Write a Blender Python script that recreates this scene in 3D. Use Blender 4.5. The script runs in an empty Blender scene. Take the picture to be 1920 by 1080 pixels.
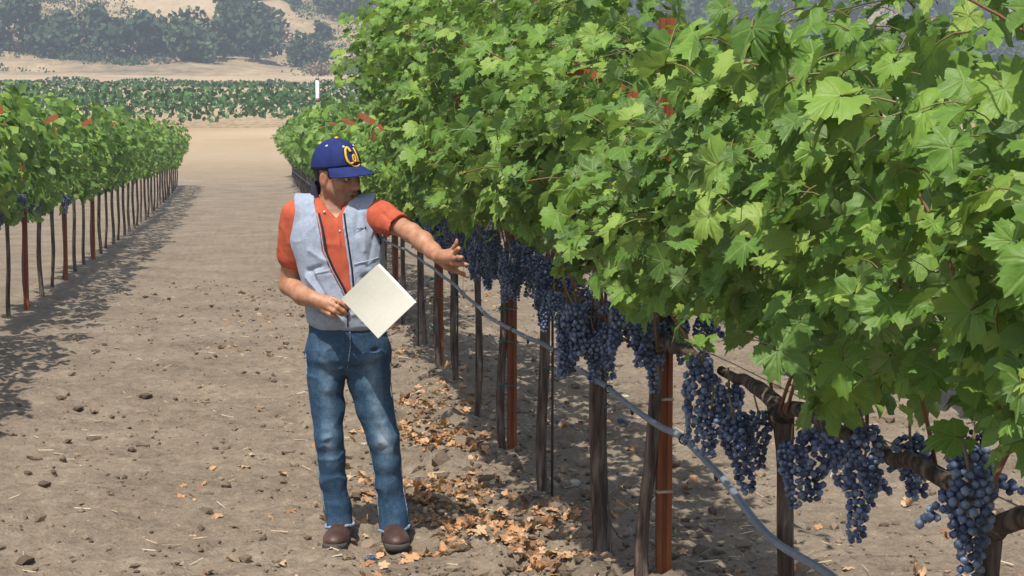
import bpy, bmesh, math, random
import numpy as np
from mathutils import Vector, Matrix

# ------------------------------------------------------------------ camera
SC = bpy.context.scene
COL = SC.collection
FPX = 3300.0                      # focal length in pixels of a 1920 px wide frame
CAMH = 1.72
PITCH = math.atan(276 / FPX)
YAW = math.atan(485 / FPX * math.cos(PITCH))
cam_d = bpy.data.cameras.new('camera')
cam_d.sensor_width = 36.0
cam_d.lens = 36.0 * FPX / 1920.0
cam_d.clip_end = 4000.0
cam_d.clip_start = 0.05
cam = bpy.data.objects.new('camera', cam_d)
COL.objects.link(cam)
cam.location = (0, 0, CAMH)
cam.rotation_euler = (math.pi / 2 - PITCH, 0, -YAW)
SC.camera = cam

# ------------------------------------------------------------------ sky, sun, exposure
SUN_FROM = Vector((-0.27, -0.44, 1.0)).normalized()      # direction towards the sun (x right of row, y along row)
elev = math.asin(SUN_FROM.z)
azim = math.atan2(SUN_FROM.x, SUN_FROM.y)
world = bpy.data.worlds.new('World')
SC.world = world
world.use_nodes = True
wn = world.node_tree.nodes
wn.clear()
sky = wn.new('ShaderNodeTexSky')
sky.sky_type = 'NISHITA'
sky.sun_disc = False
sky.sun_elevation = elev
sky.sun_rotation = azim
sky.dust_density = 2.0
bg = wn.new('ShaderNodeBackground')
bg.inputs['Strength'].default_value = 0.13
wo = wn.new('ShaderNodeOutputWorld')
world.node_tree.links.new(sky.outputs[0], bg.inputs['Color'])
world.node_tree.links.new(bg.outputs[0], wo.inputs['Surface'])
sun_d = bpy.data.lights.new('sun', 'SUN')
sun_d.energy = 5.0
sun_d.angle = math.radians(0.55)
sun_d.color = (1.0, 0.95, 0.87)
sun = bpy.data.objects.new('sun', sun_d)
COL.objects.link(sun)
sun.rotation_euler = SUN_FROM.to_track_quat('Z', 'Y').to_euler()
SC.view_settings.view_transform = 'Standard'
SC.view_settings.look = 'None'
SC.view_settings.exposure = 0.38
SC.view_settings.gamma = 1.0
SC.view_settings.use_curve_mapping = False
SC.cycles.max_bounces = 8
SC.cycles.transparent_max_bounces = 8
SC.cycles.volume_bounces = 0
HAZE = 0.0012

rng = np.random.default_rng(7)
random.seed(7)

# ------------------------------------------------------------------ projection helpers (where a sight line meets the place)
_F = np.array([math.sin(YAW) * math.cos(PITCH), math.cos(YAW) * math.cos(PITCH), -math.sin(PITCH)])
_R = np.array([math.cos(YAW), -math.sin(YAW), 0.0])
_U = np.cross(_R, _F)
_C = np.array([0, 0, CAMH])
def ray(px, py): return _F + _R * (px - 960) / FPX - _U * (py - 540) / FPX
def on_x(px, py, X):
    r = ray(px, py); return _C + r * (X / r[0])
def on_z(px, py, z):
    r = ray(px, py); return _C + r * ((z - CAMH) / r[2])
def project(P):
    d = np.atleast_2d(P) - _C
    z = d @ _F
    return np.stack([960 + FPX * (d @ _R) / z, 540 - FPX * (d @ _U) / z, z], 1)

# ------------------------------------------------------------------ noise
def _hash(ix, iy, iz, seed):
    with np.errstate(over='ignore'):
        n = (ix.astype(np.int64) * 374761393 + iy.astype(np.int64) * 668265263 + iz.astype(np.int64) * 2147483647 + seed * 974711) & 0x7fffffff
        n = ((n ^ (n >> 13)) * 1274126177) & 0x7fffffff
        n = ((n ^ (n >> 16)) * 668265263) & 0x7fffffff
    return (n & 0xffff) / 65535.0
def vnoise(x, y, z=None, seed=0):
    x = np.asarray(x, float); y = np.asarray(y, float)
    z = np.zeros_like(x) if z is None else np.asarray(z, float)
    ix, iy, iz = np.floor(x), np.floor(y), np.floor(z)
    fx, fy, fz = x - ix, y - iy, z - iz
    fx, fy, fz = [t * t * (3 - 2 * t) for t in (fx, fy, fz)]
    ix, iy, iz = ix.astype(np.int64), iy.astype(np.int64), iz.astype(np.int64)
    out = 0
    for a in (0, 1):
        for b in (0, 1):
            for c in (0, 1):
                w = (fx if a else 1 - fx) * (fy if b else 1 - fy) * (fz if c else 1 - fz)
                out = out + w * _hash(ix + a, iy + b, iz + c, seed)
    return out * 2 - 1
def fbm(x, y, z=None, o=4, seed=0):
    s, a, f = 0, 1.0, 1.0
    for i in range(o):
        s = s + a * vnoise(np.asarray(x) * f, np.asarray(y) * f, None if z is None else np.asarray(z) * f, seed + i * 17)
        a *= .5; f *= 2.03
    return s
def sstep(a, b, x):
    t = np.clip((x - a) / (b - a), 0, 1); return t * t * (3 - 2 * t)

# ------------------------------------------------------------------ object helpers
def link(name, data, parent=None, loc=None):
    o = bpy.data.objects.new(name, data)
    COL.objects.link(o)
    if parent is not None: o.parent = parent
    if loc is not None: o.location = loc
    return o
def thing(name, label, cat, loc=(0, 0, 0), group=None, rotz=0):
    o = link(name, None, loc=loc)
    o.rotation_euler = (0, 0, rotz)
    o.empty_display_size = .1
    return tag(o, label, cat, group)
def tag(o, label, cat, group=None, kind=None):
    o['label'] = label
    if cat: o['category'] = cat
    if group: o['group'] = group
    if kind: o['kind'] = kind
    return o
def mesh(name, v, f, mats, smooth=True, uv=None, attrs=None, mi=None):
    me = bpy.data.meshes.new(name)
    v = np.asarray(v, float)
    if isinstance(f, np.ndarray):
        n, k = f.shape
        me.vertices.add(len(v)); me.vertices.foreach_set('co', v.ravel().astype(np.float32))
        me.loops.add(n * k); me.loops.foreach_set('vertex_index', f.ravel().astype(np.int32))
        me.polygons.add(n)
        me.polygons.foreach_set('loop_start', np.arange(0, n * k, k, dtype=np.int32))
        me.update(calc_edges=True)
    else:
        me.from_pydata([tuple(p) for p in v], [], f)
        me.update()
    for m in (mats if isinstance(mats, (list, tuple)) else [mats]): me.materials.append(m)
    if mi is not None: me.polygons.foreach_set('material_index', np.asarray(mi, np.int32))
    me.polygons.foreach_set('use_smooth', np.full(len(me.polygons), bool(smooth)))
    if uv is not None:
        l = me.uv_layers.new(name='UVMap')
        vi = np.empty(len(me.loops), np.int32); me.loops.foreach_get('vertex_index', vi)
        l.data.foreach_set('uv', np.asarray(uv, np.float32)[vi].ravel())
    for k, a in (attrs or {}).items():
        at = me.attributes.new(k, 'FLOAT', 'POINT'); at.data.foreach_set('value', np.asarray(a, np.float32))
    return me
class MB:
    """collects shapes that belong to one part"""
    def __init__(s): s.v = []; s.f = []; s.n = 0
    def add(s, v, f):
        v = np.asarray(v, float); s.v.append(v)
        s.f += [tuple(int(i) + s.n for i in q) for q in f]; s.n += len(v)
    def box(s, c, d, M=None, bev=0.0):
        x, y, z = [t / 2 for t in d]
        if bev:
            pts = []
            for k, ins in ((-z, bev), (-z + bev, 0), (z - bev, 0), (z, bev)):
                for (a, b) in ((-1, -1), (1, -1), (1, 1), (-1, 1)):
                    pts.append((a * (x - ins), b * (y - ins), k))
            f = [(3, 2, 1, 0), (12, 13, 14, 15)]
            for r in range(3):
                for i in range(4):
                    j = (i + 1) % 4; f.append((r * 4 + i, r * 4 + j, r * 4 + 4 + j, r * 4 + 4 + i))
        else:
            pts = [(a * x, b * y, k * z) for k in (-1, 1) for (a, b) in ((-1, -1), (1, -1), (1, 1), (-1, 1))]
            f = [(3, 2, 1, 0), (4, 5, 6, 7)] + [(i, (i + 1) % 4, 4 + (i + 1) % 4, 4 + i) for i in range(4)]
        p = np.array(pts)
        if M is not None: p = p @ np.asarray(M).T
        s.add(p + np.asarray(c), f)
    def tube(s, P, r, n=8, cap=True, flat=1.0):
        P = np.asarray(P, float); m = len(P)
        r = np.broadcast_to(np.asarray(r, float), (m,)) if np.ndim(r) < 2 else r
        T = np.gradient(P, axis=0); T /= np.linalg.norm(T, axis=1)[:, None] + 1e-9
        ref = np.array([0, 0, 1.0]) if abs(T[0][2]) < .9 else np.array([1.0, 0, 0])
        A = np.cross(T[0], ref); A /= np.linalg.norm(A)
        v = []
        for i in range(m):
            A = A - T[i] * (A @ T[i]); A /= np.linalg.norm(A) + 1e-9
            B = np.cross(T[i], A)
            for k in range(n):
                a = 2 * math.pi * k / n
                v.append(P[i] + r[i] * (math.cos(a) * A + flat * math.sin(a) * B))
        f = []
        for i in range(m - 1):
            for k in range(n):
                k2 = (k + 1) % n
                f.append((i * n + k, i * n + k2, (i + 1) * n + k2, (i + 1) * n + k))
        if cap: f += [tuple(range(n - 1, -1, -1)), tuple(range((m - 1) * n, m * n))]
        s.add(v, f)
    def mesh(s, name, mat, smooth=True): return mesh(name, np.concatenate(s.v), s.f, mat, smooth)
    def build(s, name, mat, parent=None, smooth=True, loc=None): return link(name, s.mesh(name, mat, smooth), parent, loc)
def ico(sub=1):
    bm = bmesh.new(); bmesh.ops.create_icosphere(bm, subdivisions=sub, radius=1.0)
    v = np.array([p.co[:] for p in bm.verts]); f = np.array([[q.index for q in p.verts] for p in bm.faces]); bm.free()
    return v, f

# ------------------------------------------------------------------ materials
def nodes(name):
    m = bpy.data.materials.new(name); m.use_nodes = True
    nt = m.node_tree; nt.nodes.clear()
    out = nt.nodes.new('ShaderNodeOutputMaterial')
    b = nt.nodes.new('ShaderNodeBsdfPrincipled')
    nt.links.new(b.outputs[0], out.inputs['Surface'])
    return m, nt, b, out
def N(nt, t, **kw):
    n = nt.nodes.new(t)
    for k, v in kw.items():
        if k.startswith('i_'):
            key = k[2:]; key = int(key) if key.isdigit() else key
            n.inputs[key].default_value = v
        else: setattr(n, k, v)
    return n
def ramp(nt, src, stops):
    r = nt.nodes.new('ShaderNodeValToRGB')
    while len(r.color_ramp.elements) < len(stops): r.color_ramp.elements.new(.5)
    for e, (p, c) in zip(r.color_ramp.elements, stops):
        e.position = p; e.color = (c[0], c[1], c[2], 1) if np.ndim(c) else (c, c, c, 1)
    nt.links.new(src, r.inputs[0]); return r.outputs[0]
def coords(nt, kind='Object', scale=(1, 1, 1)):
    if kind == 'Position':
        o = N(nt, 'ShaderNodeNewGeometry').outputs['Position']
    else: o = N(nt, 'ShaderNodeTexCoord').outputs[kind]
    mp = N(nt, 'ShaderNodeMapping'); mp.inputs['Scale'].default_value = scale
    nt.links.new(o, mp.inputs[0]); return mp.outputs[0]
def noise(nt, co, scale, detail=4, rough=.55):
    n = N(nt, 'ShaderNodeTexNoise'); n.inputs['Scale'].default_value = scale
    n.inputs['Detail'].default_value = detail; n.inputs['Roughness'].default_value = rough
    nt.links.new(co, n.inputs['Vector']); return n.outputs[0]
def mixc(nt, fac, a, b, mode='MIX'):
    m = N(nt, 'ShaderNodeMix', data_type='RGBA', blend_type=mode)
    for s, v in ((0, fac), (6, a), (7, b)):
        if isinstance(v, bpy.types.NodeSocket): nt.links.new(v, m.inputs[s])
        elif s == 0: m.inputs[0].default_value = v
        else: m.inputs[s].default_value = (v[0], v[1], v[2], 1)
    return m.outputs[2]
def mth(nt, op, a, b=None, c=None):
    m = N(nt, 'ShaderNodeMath', operation=op)
    for i, v in enumerate((a, b, c)):
        if v is None: continue
        if isinstance(v, bpy.types.NodeSocket): nt.links.new(v, m.inputs[i])
        else: m.inputs[i].default_value = v
    return m.outputs[0]
def bump(nt, b, h, strength, dist=.01):
    n = N(nt, 'ShaderNodeBump'); n.inputs['Strength'].default_value = strength; n.inputs['Distance'].default_value = dist
    nt.links.new(h, n.inputs['Height']); nt.links.new(n.outputs[0], b.inputs['Normal'])
def simple(name, stops, scale=8, rough=.7, bstr=0., bscale=None, kind='Object', aniso=(1, 1, 1), metal=0., spec=.5, detail=4, bdist=.01, sheen=0):
    m, nt, b, out = nodes(name)
    co = coords(nt, kind, aniso)
    n = noise(nt, co, scale, detail)
    nt.links.new(ramp(nt, n, stops), b.inputs['Base Color'])
    b.inputs['Roughness'].default_value = rough; b.inputs['Metallic'].default_value = metal
    b.inputs['Specular IOR Level'].default_value = spec
    if sheen: b.inputs['Sheen Weight'].default_value = sheen
    if bstr: bump(nt, b, noise(nt, co, bscale or scale * 3, 5, .65), bstr, bdist)
    return m

def leaf_material(name, cols, under, trans=.30, rough=.46, vein=(.30, .42, .14), use_obj=True):
    m, nt, b, out = nodes(name)
    uv = N(nt, 'ShaderNodeUVMap'); sp = N(nt, 'ShaderNodeSeparateXYZ'); nt.links.new(uv.outputs[0], sp.inputs[0])
    at = N(nt, 'ShaderNodeAttribute', attribute_name='rnd')
    oi = N(nt, 'ShaderNodeObjectInfo')
    r = mth(nt, 'FRACT', mth(nt, 'ADD', at.outputs['Fac'], oi.outputs['Random'] if use_obj else 0.0))
    base = ramp(nt, r, cols)
    co = N(nt, 'ShaderNodeTexCoord').outputs['UV']
    bl = noise(nt, co, 5.5, 3)
    base = mixc(nt, mth(nt, 'MULTIPLY', bl, .35), base, (cols[-1][1][0] * 1.2, cols[-1][1][1] * 1.1, cols[-1][1][2]), 'MIX')
    ang = mth(nt, 'ABSOLUTE', mth(nt, 'ARCTAN2', sp.outputs[0], sp.outputs[1]))
    rad = mth(nt, 'SQRT', mth(nt, 'ADD', mth(nt, 'POWER', sp.outputs[0], 2.0), mth(nt, 'POWER', sp.outputs[1], 2.0)))
    d = mth(nt, 'MINIMUM', ang, mth(nt, 'MINIMUM', mth(nt, 'ABSOLUTE', mth(nt, 'SUBTRACT', ang, .83)), mth(nt, 'ABSOLUTE', mth(nt, 'SUBTRACT', ang, 1.79))))
    d = mth(nt, 'MULTIPLY', d, rad)
    vm = ramp(nt, d, [(0.0, 1.0), (0.012, .8), (0.03, 0.0)])
    base2 = mixc(nt, mth(nt, 'MULTIPLY', vm, .30), base, vein)
    spot = ramp(nt, noise(nt, co, 7.5, 4, .7), [(.60, 0.0), (.70, 1.0)])
    base2 = mixc(nt, mth(nt, 'MULTIPLY', spot, mth(nt, 'MULTIPLY', r, .55)), base2, (.24, .22, .06))
    geo = N(nt, 'ShaderNodeNewGeometry')
    both = mixc(nt, geo.outputs['Backfacing'], base2, mixc(nt, .6, base2, under))
    nt.links.new(both, b.inputs['Base Color'])
    b.inputs['Roughness'].default_value = rough
    b.inputs['Specular IOR Level'].default_value = .28
    tr = N(nt, 'ShaderNodeBsdfTranslucent')
    nt.links.new(mixc(nt, .6, base, (.26, .40, .05)), tr.inputs['Color'])
    mx = N(nt, 'ShaderNodeMixShader'); mx.inputs[0].default_value = trans
    nt.links.new(b.outputs[0], mx.inputs[1]); nt.links.new(tr.outputs[0], mx.inputs[2])
    nt.links.new(mx.outputs[0], out.inputs['Surface'])
    bn = N(nt, 'ShaderNodeBump'); bn.inputs['Strength'].default_value = .35; bn.inputs['Distance'].default_value = .004
    nt.links.new(mth(nt, 'SUBTRACT', noise(nt, co, 9, 3), vm), bn.inputs['Height']); nt.links.new(bn.outputs[0], b.inputs['Normal'])
    return m

MAT = {}
MAT['leaf'] = leaf_material('vine_leaf', [(0, (.024, .088, .017)), (.25, (.052, .150, .022)), (.5, (.098, .225, .030)), (.8, (.175, .315, .046)), (1, (.29, .40, .085))], (.20, .28, .13))
MAT['petiole'] = simple('petiole', [(0.3, (.14, .17, .05)), (.7, (.22, .13, .06))], 6, .6)
MAT['cane'] = simple('cane', [(0.3, (.10, .040, .016)), (.55, (.20, .085, .028)), (.8, (.30, .16, .05))], 9, .6, .3, 40, aniso=(1, 1, .3))
MAT['bark'] = simple('bark', [(0.3, (.030, .021, .016)), (.48, (.10, .072, .055)), (.7, (.25, .195, .155))], 46, .95, 1.0, 60, aniso=(1, 1, .10), spec=.2, bdist=.02)
MAT['rust'] = simple('rusty_steel', [(0.2, (.075, .022, .010)), (.45, (.19, .055, .018)), (.7, (.33, .105, .03)), (.9, (.24, .11, .06))], 14, .75, .35, 60, aniso=(1, 1, .12), spec=.3)
MAT['rustarm'] = simple('rusty_crossarm', [(0.2, (.26, .06, .025)), (.8, (.42, .13, .05))], 10, .7, .3, 60, spec=.3)
MAT['stake'] = simple('dark_stake', [(0.3, (.035, .026, .022)), (.8, (.10, .065, .045))], 20, .7, .2, aniso=(1, 1, .2))
MAT['hose'] = simple('drip_hose', [(0.3, (.13, .155, .19)), (.8, (.22, .25, .29))], 12, .55, .15)
MAT['black'] = simple('black_plastic', [(0.3, (.012, .012, .013)), (.8, (.03, .03, .03))], 12, .6)
MAT['wire'] = simple('galvanised_wire', [(0.3, (.16, .14, .12)), (.8, (.30, .27, .24))], 30, .5, metal=.5)
MAT['tie'] = simple('green_tie', [(0.3, (.010, .11, .075)), (.8, (.03, .20, .14))], 20, .6)
MAT['band'] = simple('tie_wire', [(0.3, (.30, .22, .16)), (.8, (.45, .36, .28))], 20, .6)
def berry_material():
    m, nt, b, out = nodes('grape_skin')
    co = coords(nt, 'Object')
    at = N(nt, 'ShaderNodeAttribute', attribute_name='rnd')
    oi = N(nt, 'ShaderNodeObjectInfo')
    n = noise(nt, co, 55, 3)
    f = mth(nt, 'ADD', mth(nt, 'MULTIPLY', n, .75), mth(nt, 'MULTIPLY', at.outputs['Fac'], .45))
    f = mth(nt, 'ADD', f, mth(nt, 'MULTIPLY', oi.outputs['Random'], .12))
    c = ramp(nt, f, [(.24, (.011, .015, .036)), (.46, (.035, .053, .112)), (.70, (.105, .142, .245)), (1, (.25, .30, .40))])
    nt.links.new(c, b.inputs['Base Color']); b.inputs['Roughness'].default_value = .48
    return m
MAT['berry'] = berry_material()
MAT['stem'] = simple('bunch_stem', [(0.3, (.16, .12, .05)), (.8, (.24, .17, .08))], 20, .7)

# ================================================================== THE SETTING
ROWX = 1.35
VINE_Y = {n: 5.63 + 1.274 * n for n in range(-4, 60)}
for n, px in enumerate([1230, 1120, 1022, 948, 897, 850, 820, 789, 757, 741]): VINE_Y[n] = on_x(px, 700, ROWX)[1]
FEET = []
def ground_z(x, y):
    x = np.asarray(x, float); y = np.asarray(y, float)
    near = 1 - sstep(5.5, 7.1, y)
    z = .045 * near + np.exp(-((x - ROWX) / .45) ** 2) * (.03 + .17 * near)
    return z + np.interp(y, [-400, 40, 70, 120, 200, 260, 300], [0, 0, .55, 3.4, 7.2, 11.0, 13.0])
def grow(a, b, s0, g, smax):
    out = [a]; s = s0
    while out[-1] < b: out.append(out[-1] + s); s = min(s * g, smax)
    return out[1:]
gx = np.arange(-2.2, 4.2, .034)
gx = np.concatenate([-np.array(grow(2.2, 420, .04, 1.12, 40))[::-1], gx, grow(4.2, 420, .04, 1.12, 40)])
gy = np.arange(5.3, 12.0, .03)
gy = np.concatenate([[-400, -150, -60, -25, -10, -4, 0, 2, 3.2, 4, 4.5, 4.9, 5.15], gy, grow(12, 262, .032, 1.035, 8)])
GX, GY = np.meshgrid(gx, gy)
gz = ground_z(GX, GY)
amp = sstep(60, 20, GY)
ber = .60 + np.exp(-((GX - ROWX + .15) / .75) ** 2)
clod = .030 * fbm(GX * 4.2, GY * 4.2, o=5, seed=3) + .026 * (1 - np.abs(fbm(GX * 9, GY * 9, o=3, seed=9))) ** 2 - .008
micro = .009 * fbm(GX * 24, GY * 24, o=2, seed=33)
gz = gz + amp * (clod * ber + micro)
V = np.stack([GX, GY, gz], -1).reshape(-1, 3)
ny, nx = GX.shape
ii = (np.arange(ny - 1)[:, None] * nx + np.arange(nx - 1)[None]).ravel()
Fq = np.stack([ii, ii + 1, ii + nx + 1, ii + nx], 1)
def soil_material():
    m, nt, b, out = nodes('soil')
    co = coords(nt, 'Position')
    n1 = noise(nt, co, 1.3, 5, .6); n2 = noise(nt, co, 11, 6, .7); n3 = noise(nt, co, 60, 4, .7)
    s = mth(nt, 'ADD', mth(nt, 'MULTIPLY', n1, .35), mth(nt, 'ADD', mth(nt, 'MULTIPLY', n2, .45), mth(nt, 'MULTIPLY', n3, .35)))
    c = ramp(nt, s, [(.36, (.085, .064, .045)), (.48, (.180, .140, .100)), (.62, (.280, .222, .160)), (.78, (.42, .35, .265))])
    vo = N(nt, 'ShaderNodeTexVoronoi'); vo.inputs['Scale'].default_value = 26; nt.links.new(co, vo.inputs['Vector'])
    chip = ramp(nt, vo.outputs['Distance'], [(.10, 1.0), (.17, 0.0)])
    sel = ramp(nt, vo.outputs['Color'], [(.60, 0.0), (.68, 1.0)])
    c = mixc(nt, mth(nt, 'MULTIPLY', mth(nt, 'MULTIPLY', chip, sel), .75), c, (.50, .40, .28))
    sp = N(nt, 'ShaderNodeSeparateXYZ'); nt.links.new(co, sp.inputs[0])
    far = N(nt, 'ShaderNodeMapRange'); far.inputs[1].default_value = 55; far.inputs[2].default_value = 90
    nt.links.new(sp.outputs[1], far.inputs[0])
    g = ramp(nt, noise(nt, co, .08, 5), [(.3, (.36, .26, .15)), (.7, (.50, .38, .24))])
    nt.links.new(mixc(nt, far.outputs[0], c, g), b.inputs['Base Color'])
    b.inputs['Roughness'].default_value = .95; b.inputs['Specular IOR Level'].default_value = .15
    bump(nt, b, mth(nt, 'ADD', n2, mth(nt, 'MULTIPLY', n3, .6)), .9, .03)
    return m
MAT['soil'] = soil_material()
g = link('ground', mesh('ground', V, Fq, MAT['soil'])); g['kind'] = 'structure'
def gz1(x, y): return float(ground_z(x, y))

# hillside behind
def hill_z(x, y):
    base = np.interp(y, [232, 262, 300, 345, 420, 520, 700, 950, 1300], [5.5, 10.5, 16, 26, 46, 72, 112, 150, 170])
    k = sstep(255, 330, y)
    r = 1 - np.abs(fbm(x * .012 + 3.1, y * .008, o=4, seed=41))
    return base + k * (9 * (r - .6) + 3.2 * fbm(x * .05, y * .04, o=4, seed=5)) + .5 * fbm(x * .1, y * .1, o=3, seed=8)
hx = np.arange(-380, 620, 5.0); hy = np.concatenate([np.arange(232, 480, 3.0), np.arange(480, 1300, 12.0)])
HX, HY = np.meshgrid(hx, hy)
V = np.stack([HX, HY, hill_z(HX, HY)], -1).reshape(-1, 3); ny, nx = HX.shape
ii = (np.arange(ny - 1)[:, None] * nx + np.arange(nx - 1)[None]).ravel()
def hill_material():
    m, nt, b, out = nodes('dry_hillside')
    co = coords(nt, 'Position')
    a = noise(nt, co, .03, 6, .65); d = noise(nt, co, .35, 6, .7)
    s = mth(nt, 'ADD', mth(nt, 'MULTIPLY', a, .6), mth(nt, 'MULTIPLY', d, .4))
    c = ramp(nt, s, [(.36, (.15, .125, .085)), (.44, (.30, .225, .14)), (.54, (.46, .34, .20)), (.64, (.54, .42, .28)), (.72, (.36, .30, .24))])
    nt.links.new(c, b.inputs['Base Color']); b.inputs['Roughness'].default_value = .95; b.inputs['Specular IOR Level'].default_value = .1
    bump(nt, b, d, .8, 1.2)
    return m
h = link('hill', mesh('hill', V, np.stack([ii, ii + 1, ii + nx + 1, ii + nx], 1), hill_material())); h['kind'] = 'structure'

# trees and shrubs on the hill: clumped crowns of small leaf sprays
def crown_mesh(name, mat, seed, H, W, nblob, nleaf, size, bare=False):
    r = np.random.default_rng(seed)
    P = []; 
    for k in range(nblob):
        a = r.uniform(0, 6.28); q = r.uniform(0, .62) * W; z = H * r.uniform(.30, .80)
        c = np.array([q * math.cos(a), q * math.sin(a), z]); rad = W * r.uniform(.30, .52) * (1.15 - .5 * abs(z / H - .5))
        d = r.normal(size=(nleaf // nblob, 3)); d /= np.linalg.norm(d, axis=1)[:, None]
        rr = rad * r.uniform(.55, 1.05, (len(d), 1)); P.append(c + d * rr * [1, 1, .8])
    P = np.concatenate(P); n = len(P)
    A = r.normal(size=(n, 3)); A /= np.linalg.norm(A, axis=1)[:, None]
    B = np.cross(A, r.normal(size=(n, 3))); B /= np.linalg.norm(B, axis=1)[:, None]
    s = size * r.uniform(.6, 1.3, (n, 1))
    V = np.stack([P - A * s, P - B * s * .7, P + A * s, P + B * s * .7], 1).reshape(-1, 3)
    return mesh(name, V, np.arange(n * 4).reshape(-1, 4), mat, False, attrs={'rnd': np.repeat(r.random(n), 4)})
def scrub_material(name, a, b_):
    m, nt, b, out = nodes(name)
    at = N(nt, 'ShaderNodeAttribute', attribute_name='rnd'); oi = N(nt, 'ShaderNodeObjectInfo')
    f = mth(nt, 'ADD', mth(nt, 'MULTIPLY', at.outputs['Fac'], .5), mth(nt, 'MULTIPLY', oi.outputs['Random'], .5))
    nt.links.new(ramp(nt, f, [(.1, a), (.9, b_)]), b.inputs['Base Color']); b.inputs['Roughness'].default_value = .8
    b.inputs['Specular IOR Level'].default_value = .2
    return m
MAT['scrub'] = scrub_material('hill_foliage', (.035, .062, .028), (.085, .125, .05))
MAT['dryscrub'] = scrub_material('dry_foliage', (.26, .19, .12), (.38, .29, .19))
MAT['greyscrub'] = scrub_material('bare_twigs', (.20, .175, .155), (.30, .265, .235))
def trunk_mesh(H):
    b = MB(); b.tube([(0, 0, -.6), (.05, 0, H * .25), (.1, .05, H * .55)], [.28, .2, .1], 7)
    for k in range(3):
        a = 2.1 * k; b.tube([(.06, 0, H * .25), (math.cos(a) * H * .15, math.sin(a) * H * .15, H * .45), (math.cos(a) * H * .25, math.sin(a) * H * .25, H * .62)], [.12, .08, .04], 5)
    return b.mesh('trunk', MAT['bark'])
CR = [(crown_mesh('crown', MAT['scrub'], 100 + i, H, W, nb, 520, .42), trunk_mesh(H)) for i, (H, W, nb) in enumerate([(5.5, 3.4, 8), (4.2, 3.8, 7), (6.8, 3.6, 9), (3.2, 3.0, 6), (5.0, 4.6, 10)])]
DRY = (crown_mesh('crown', MAT['dryscrub'], 201, 4.2, 3.3, 7, 500, .34), CR[1][1])
GREY = (crown_mesh('crown', MAT['greyscrub'], 202, 6.0, 2.2, 9, 380, .22), CR[0][1])
def hill_tree(pair, x, y, s, label, group, name='hillside_tree'):
    t = thing(name, label, 'tree', (x, y, float(hill_z(np.array([x]), np.array([y]))[0]) - .2), group, random.uniform(0, 6.28))
    t.scale = (s, s, s * random.uniform(.85, 1.1))
    link('crown', pair[0], t); link('trunk', pair[1], t)
    return t
r = np.random.default_rng(21); cnt = 0
while cnt < 290:
    y = 283 + (r.random() ** 1.25) * 80; ang = r.uniform(-12, 26); x = y * math.tan(math.radians(ang))
    if vnoise(np.array([x * .035]), np.array([y * .03]), seed=77)[0] < -.55 + (.45 if y < 290 else 0): continue
    hill_tree(CR[r.integers(5)], x, y, r.uniform(.7, 1.75), 'dark green oak or shrub scattered over the dry hillside', 'trees on the hillside'); cnt += 1
for (px, y, s) in ((601, 270, .75),):
    p = ray(px, 130); x = y * p[0] / p[1]
    hill_tree(DRY, x, y, s, 'round tan dried-out bush at the foot of the hill', None)
for (px, y, s) in ((655, 330, 1.0), (668, 336, 1.1), (681, 333, .9), (643, 338, .8)):
    p = ray(px, 60); x = y * p[0] / p[1]
    hill_tree(GREY, x, y, s, 'grey leafless tree standing among green hillside shrubs', 'bare grey trees')

# low brush covering the slope between the trees (one mass)
r = np.random.default_rng(88); P = []
for _k in range(16000):
    y = 270 + r.random() * 115; x = y * math.tan(math.radians(r.uniform(-13, 27)))
    if vnoise(np.array([x * .06]), np.array([y * .05]), seed=91)[0] < .0 - .35 * (y > 295): continue
    zc = float(hill_z(np.array([x]), np.array([y]))[0]); w_ = r.uniform(.7, 1.8)
    for k in range(14): P.append((x + r.normal(0, w_ * .6), y + r.normal(0, w_ * .6), zc + r.uniform(.0, w_ * .9)))
    if len(P) > 70000: break
P = np.array(P); n = len(P)
A = r.normal(size=(n, 3)); A /= np.linalg.norm(A, axis=1)[:, None]
B = np.cross(A, r.normal(size=(n, 3))); B /= np.linalg.norm(B, axis=1)[:, None]
V = np.stack([P - A * .25, P - B * .19, P + A * .25, P + B * .19], 1).reshape(-1, 3)
o = link('hillside_brush', mesh('hillside_brush', V, np.arange(n * 4).reshape(-1, 4), MAT['scrub'], False, attrs={'rnd': np.repeat(r.random(n), 4)}))
tag(o, 'low grey-green brush covering the dry hillside', None, kind='stuff')

# far vineyard blocks and a hedge line beyond the row (seen as one green mass)
r = np.random.default_rng(5); P = []
for y0, h0, dens in [(104 + 2.6 * k, 1.9, 1) for k in range(11)] + [(212, .8, 2.2), (214, .8, 2.2)]:
    x = np.arange(-45, 120, .24 / dens); q = len(x)
    for rep in range(3):
        P.append(np.stack([x + r.uniform(-.3, .3, q), y0 + r.uniform(-.55, .55, q), np.interp(np.full(q, y0), [-400, 40, 70, 120, 200, 260], [0, 0, .55, 3.4, 7.2, 11]) + h0 * r.uniform(.25, 1.05, q)], 1))
P = np.concatenate(P); n = len(P)
A = r.normal(size=(n, 3)); A /= np.linalg.norm(A, axis=1)[:, None]
B = np.cross(A, r.normal(size=(n, 3))); B /= np.linalg.norm(B, axis=1)[:, None]
P[:, 2] += .35 * vnoise(P[:, 0] * .35, P[:, 1] * .35, seed=61)
V = np.stack([P - A * .2, P - B * .16, P + A * .2, P + B * .16], 1).reshape(-1, 3)
MAT['farvine'] = scrub_material('far_vine_foliage', (.045, .105, .03), (.10, .19, .05))
o = link('far_vineyard', mesh('far_vineyard', V, np.arange(n * 4).reshape(-1, 4), MAT['farvine'], False, attrs={'rnd': np.repeat(r.random(n), 4)}))
tag(o, 'green band of distant vineyard rows below the tan field', None, kind='stuff')

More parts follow.
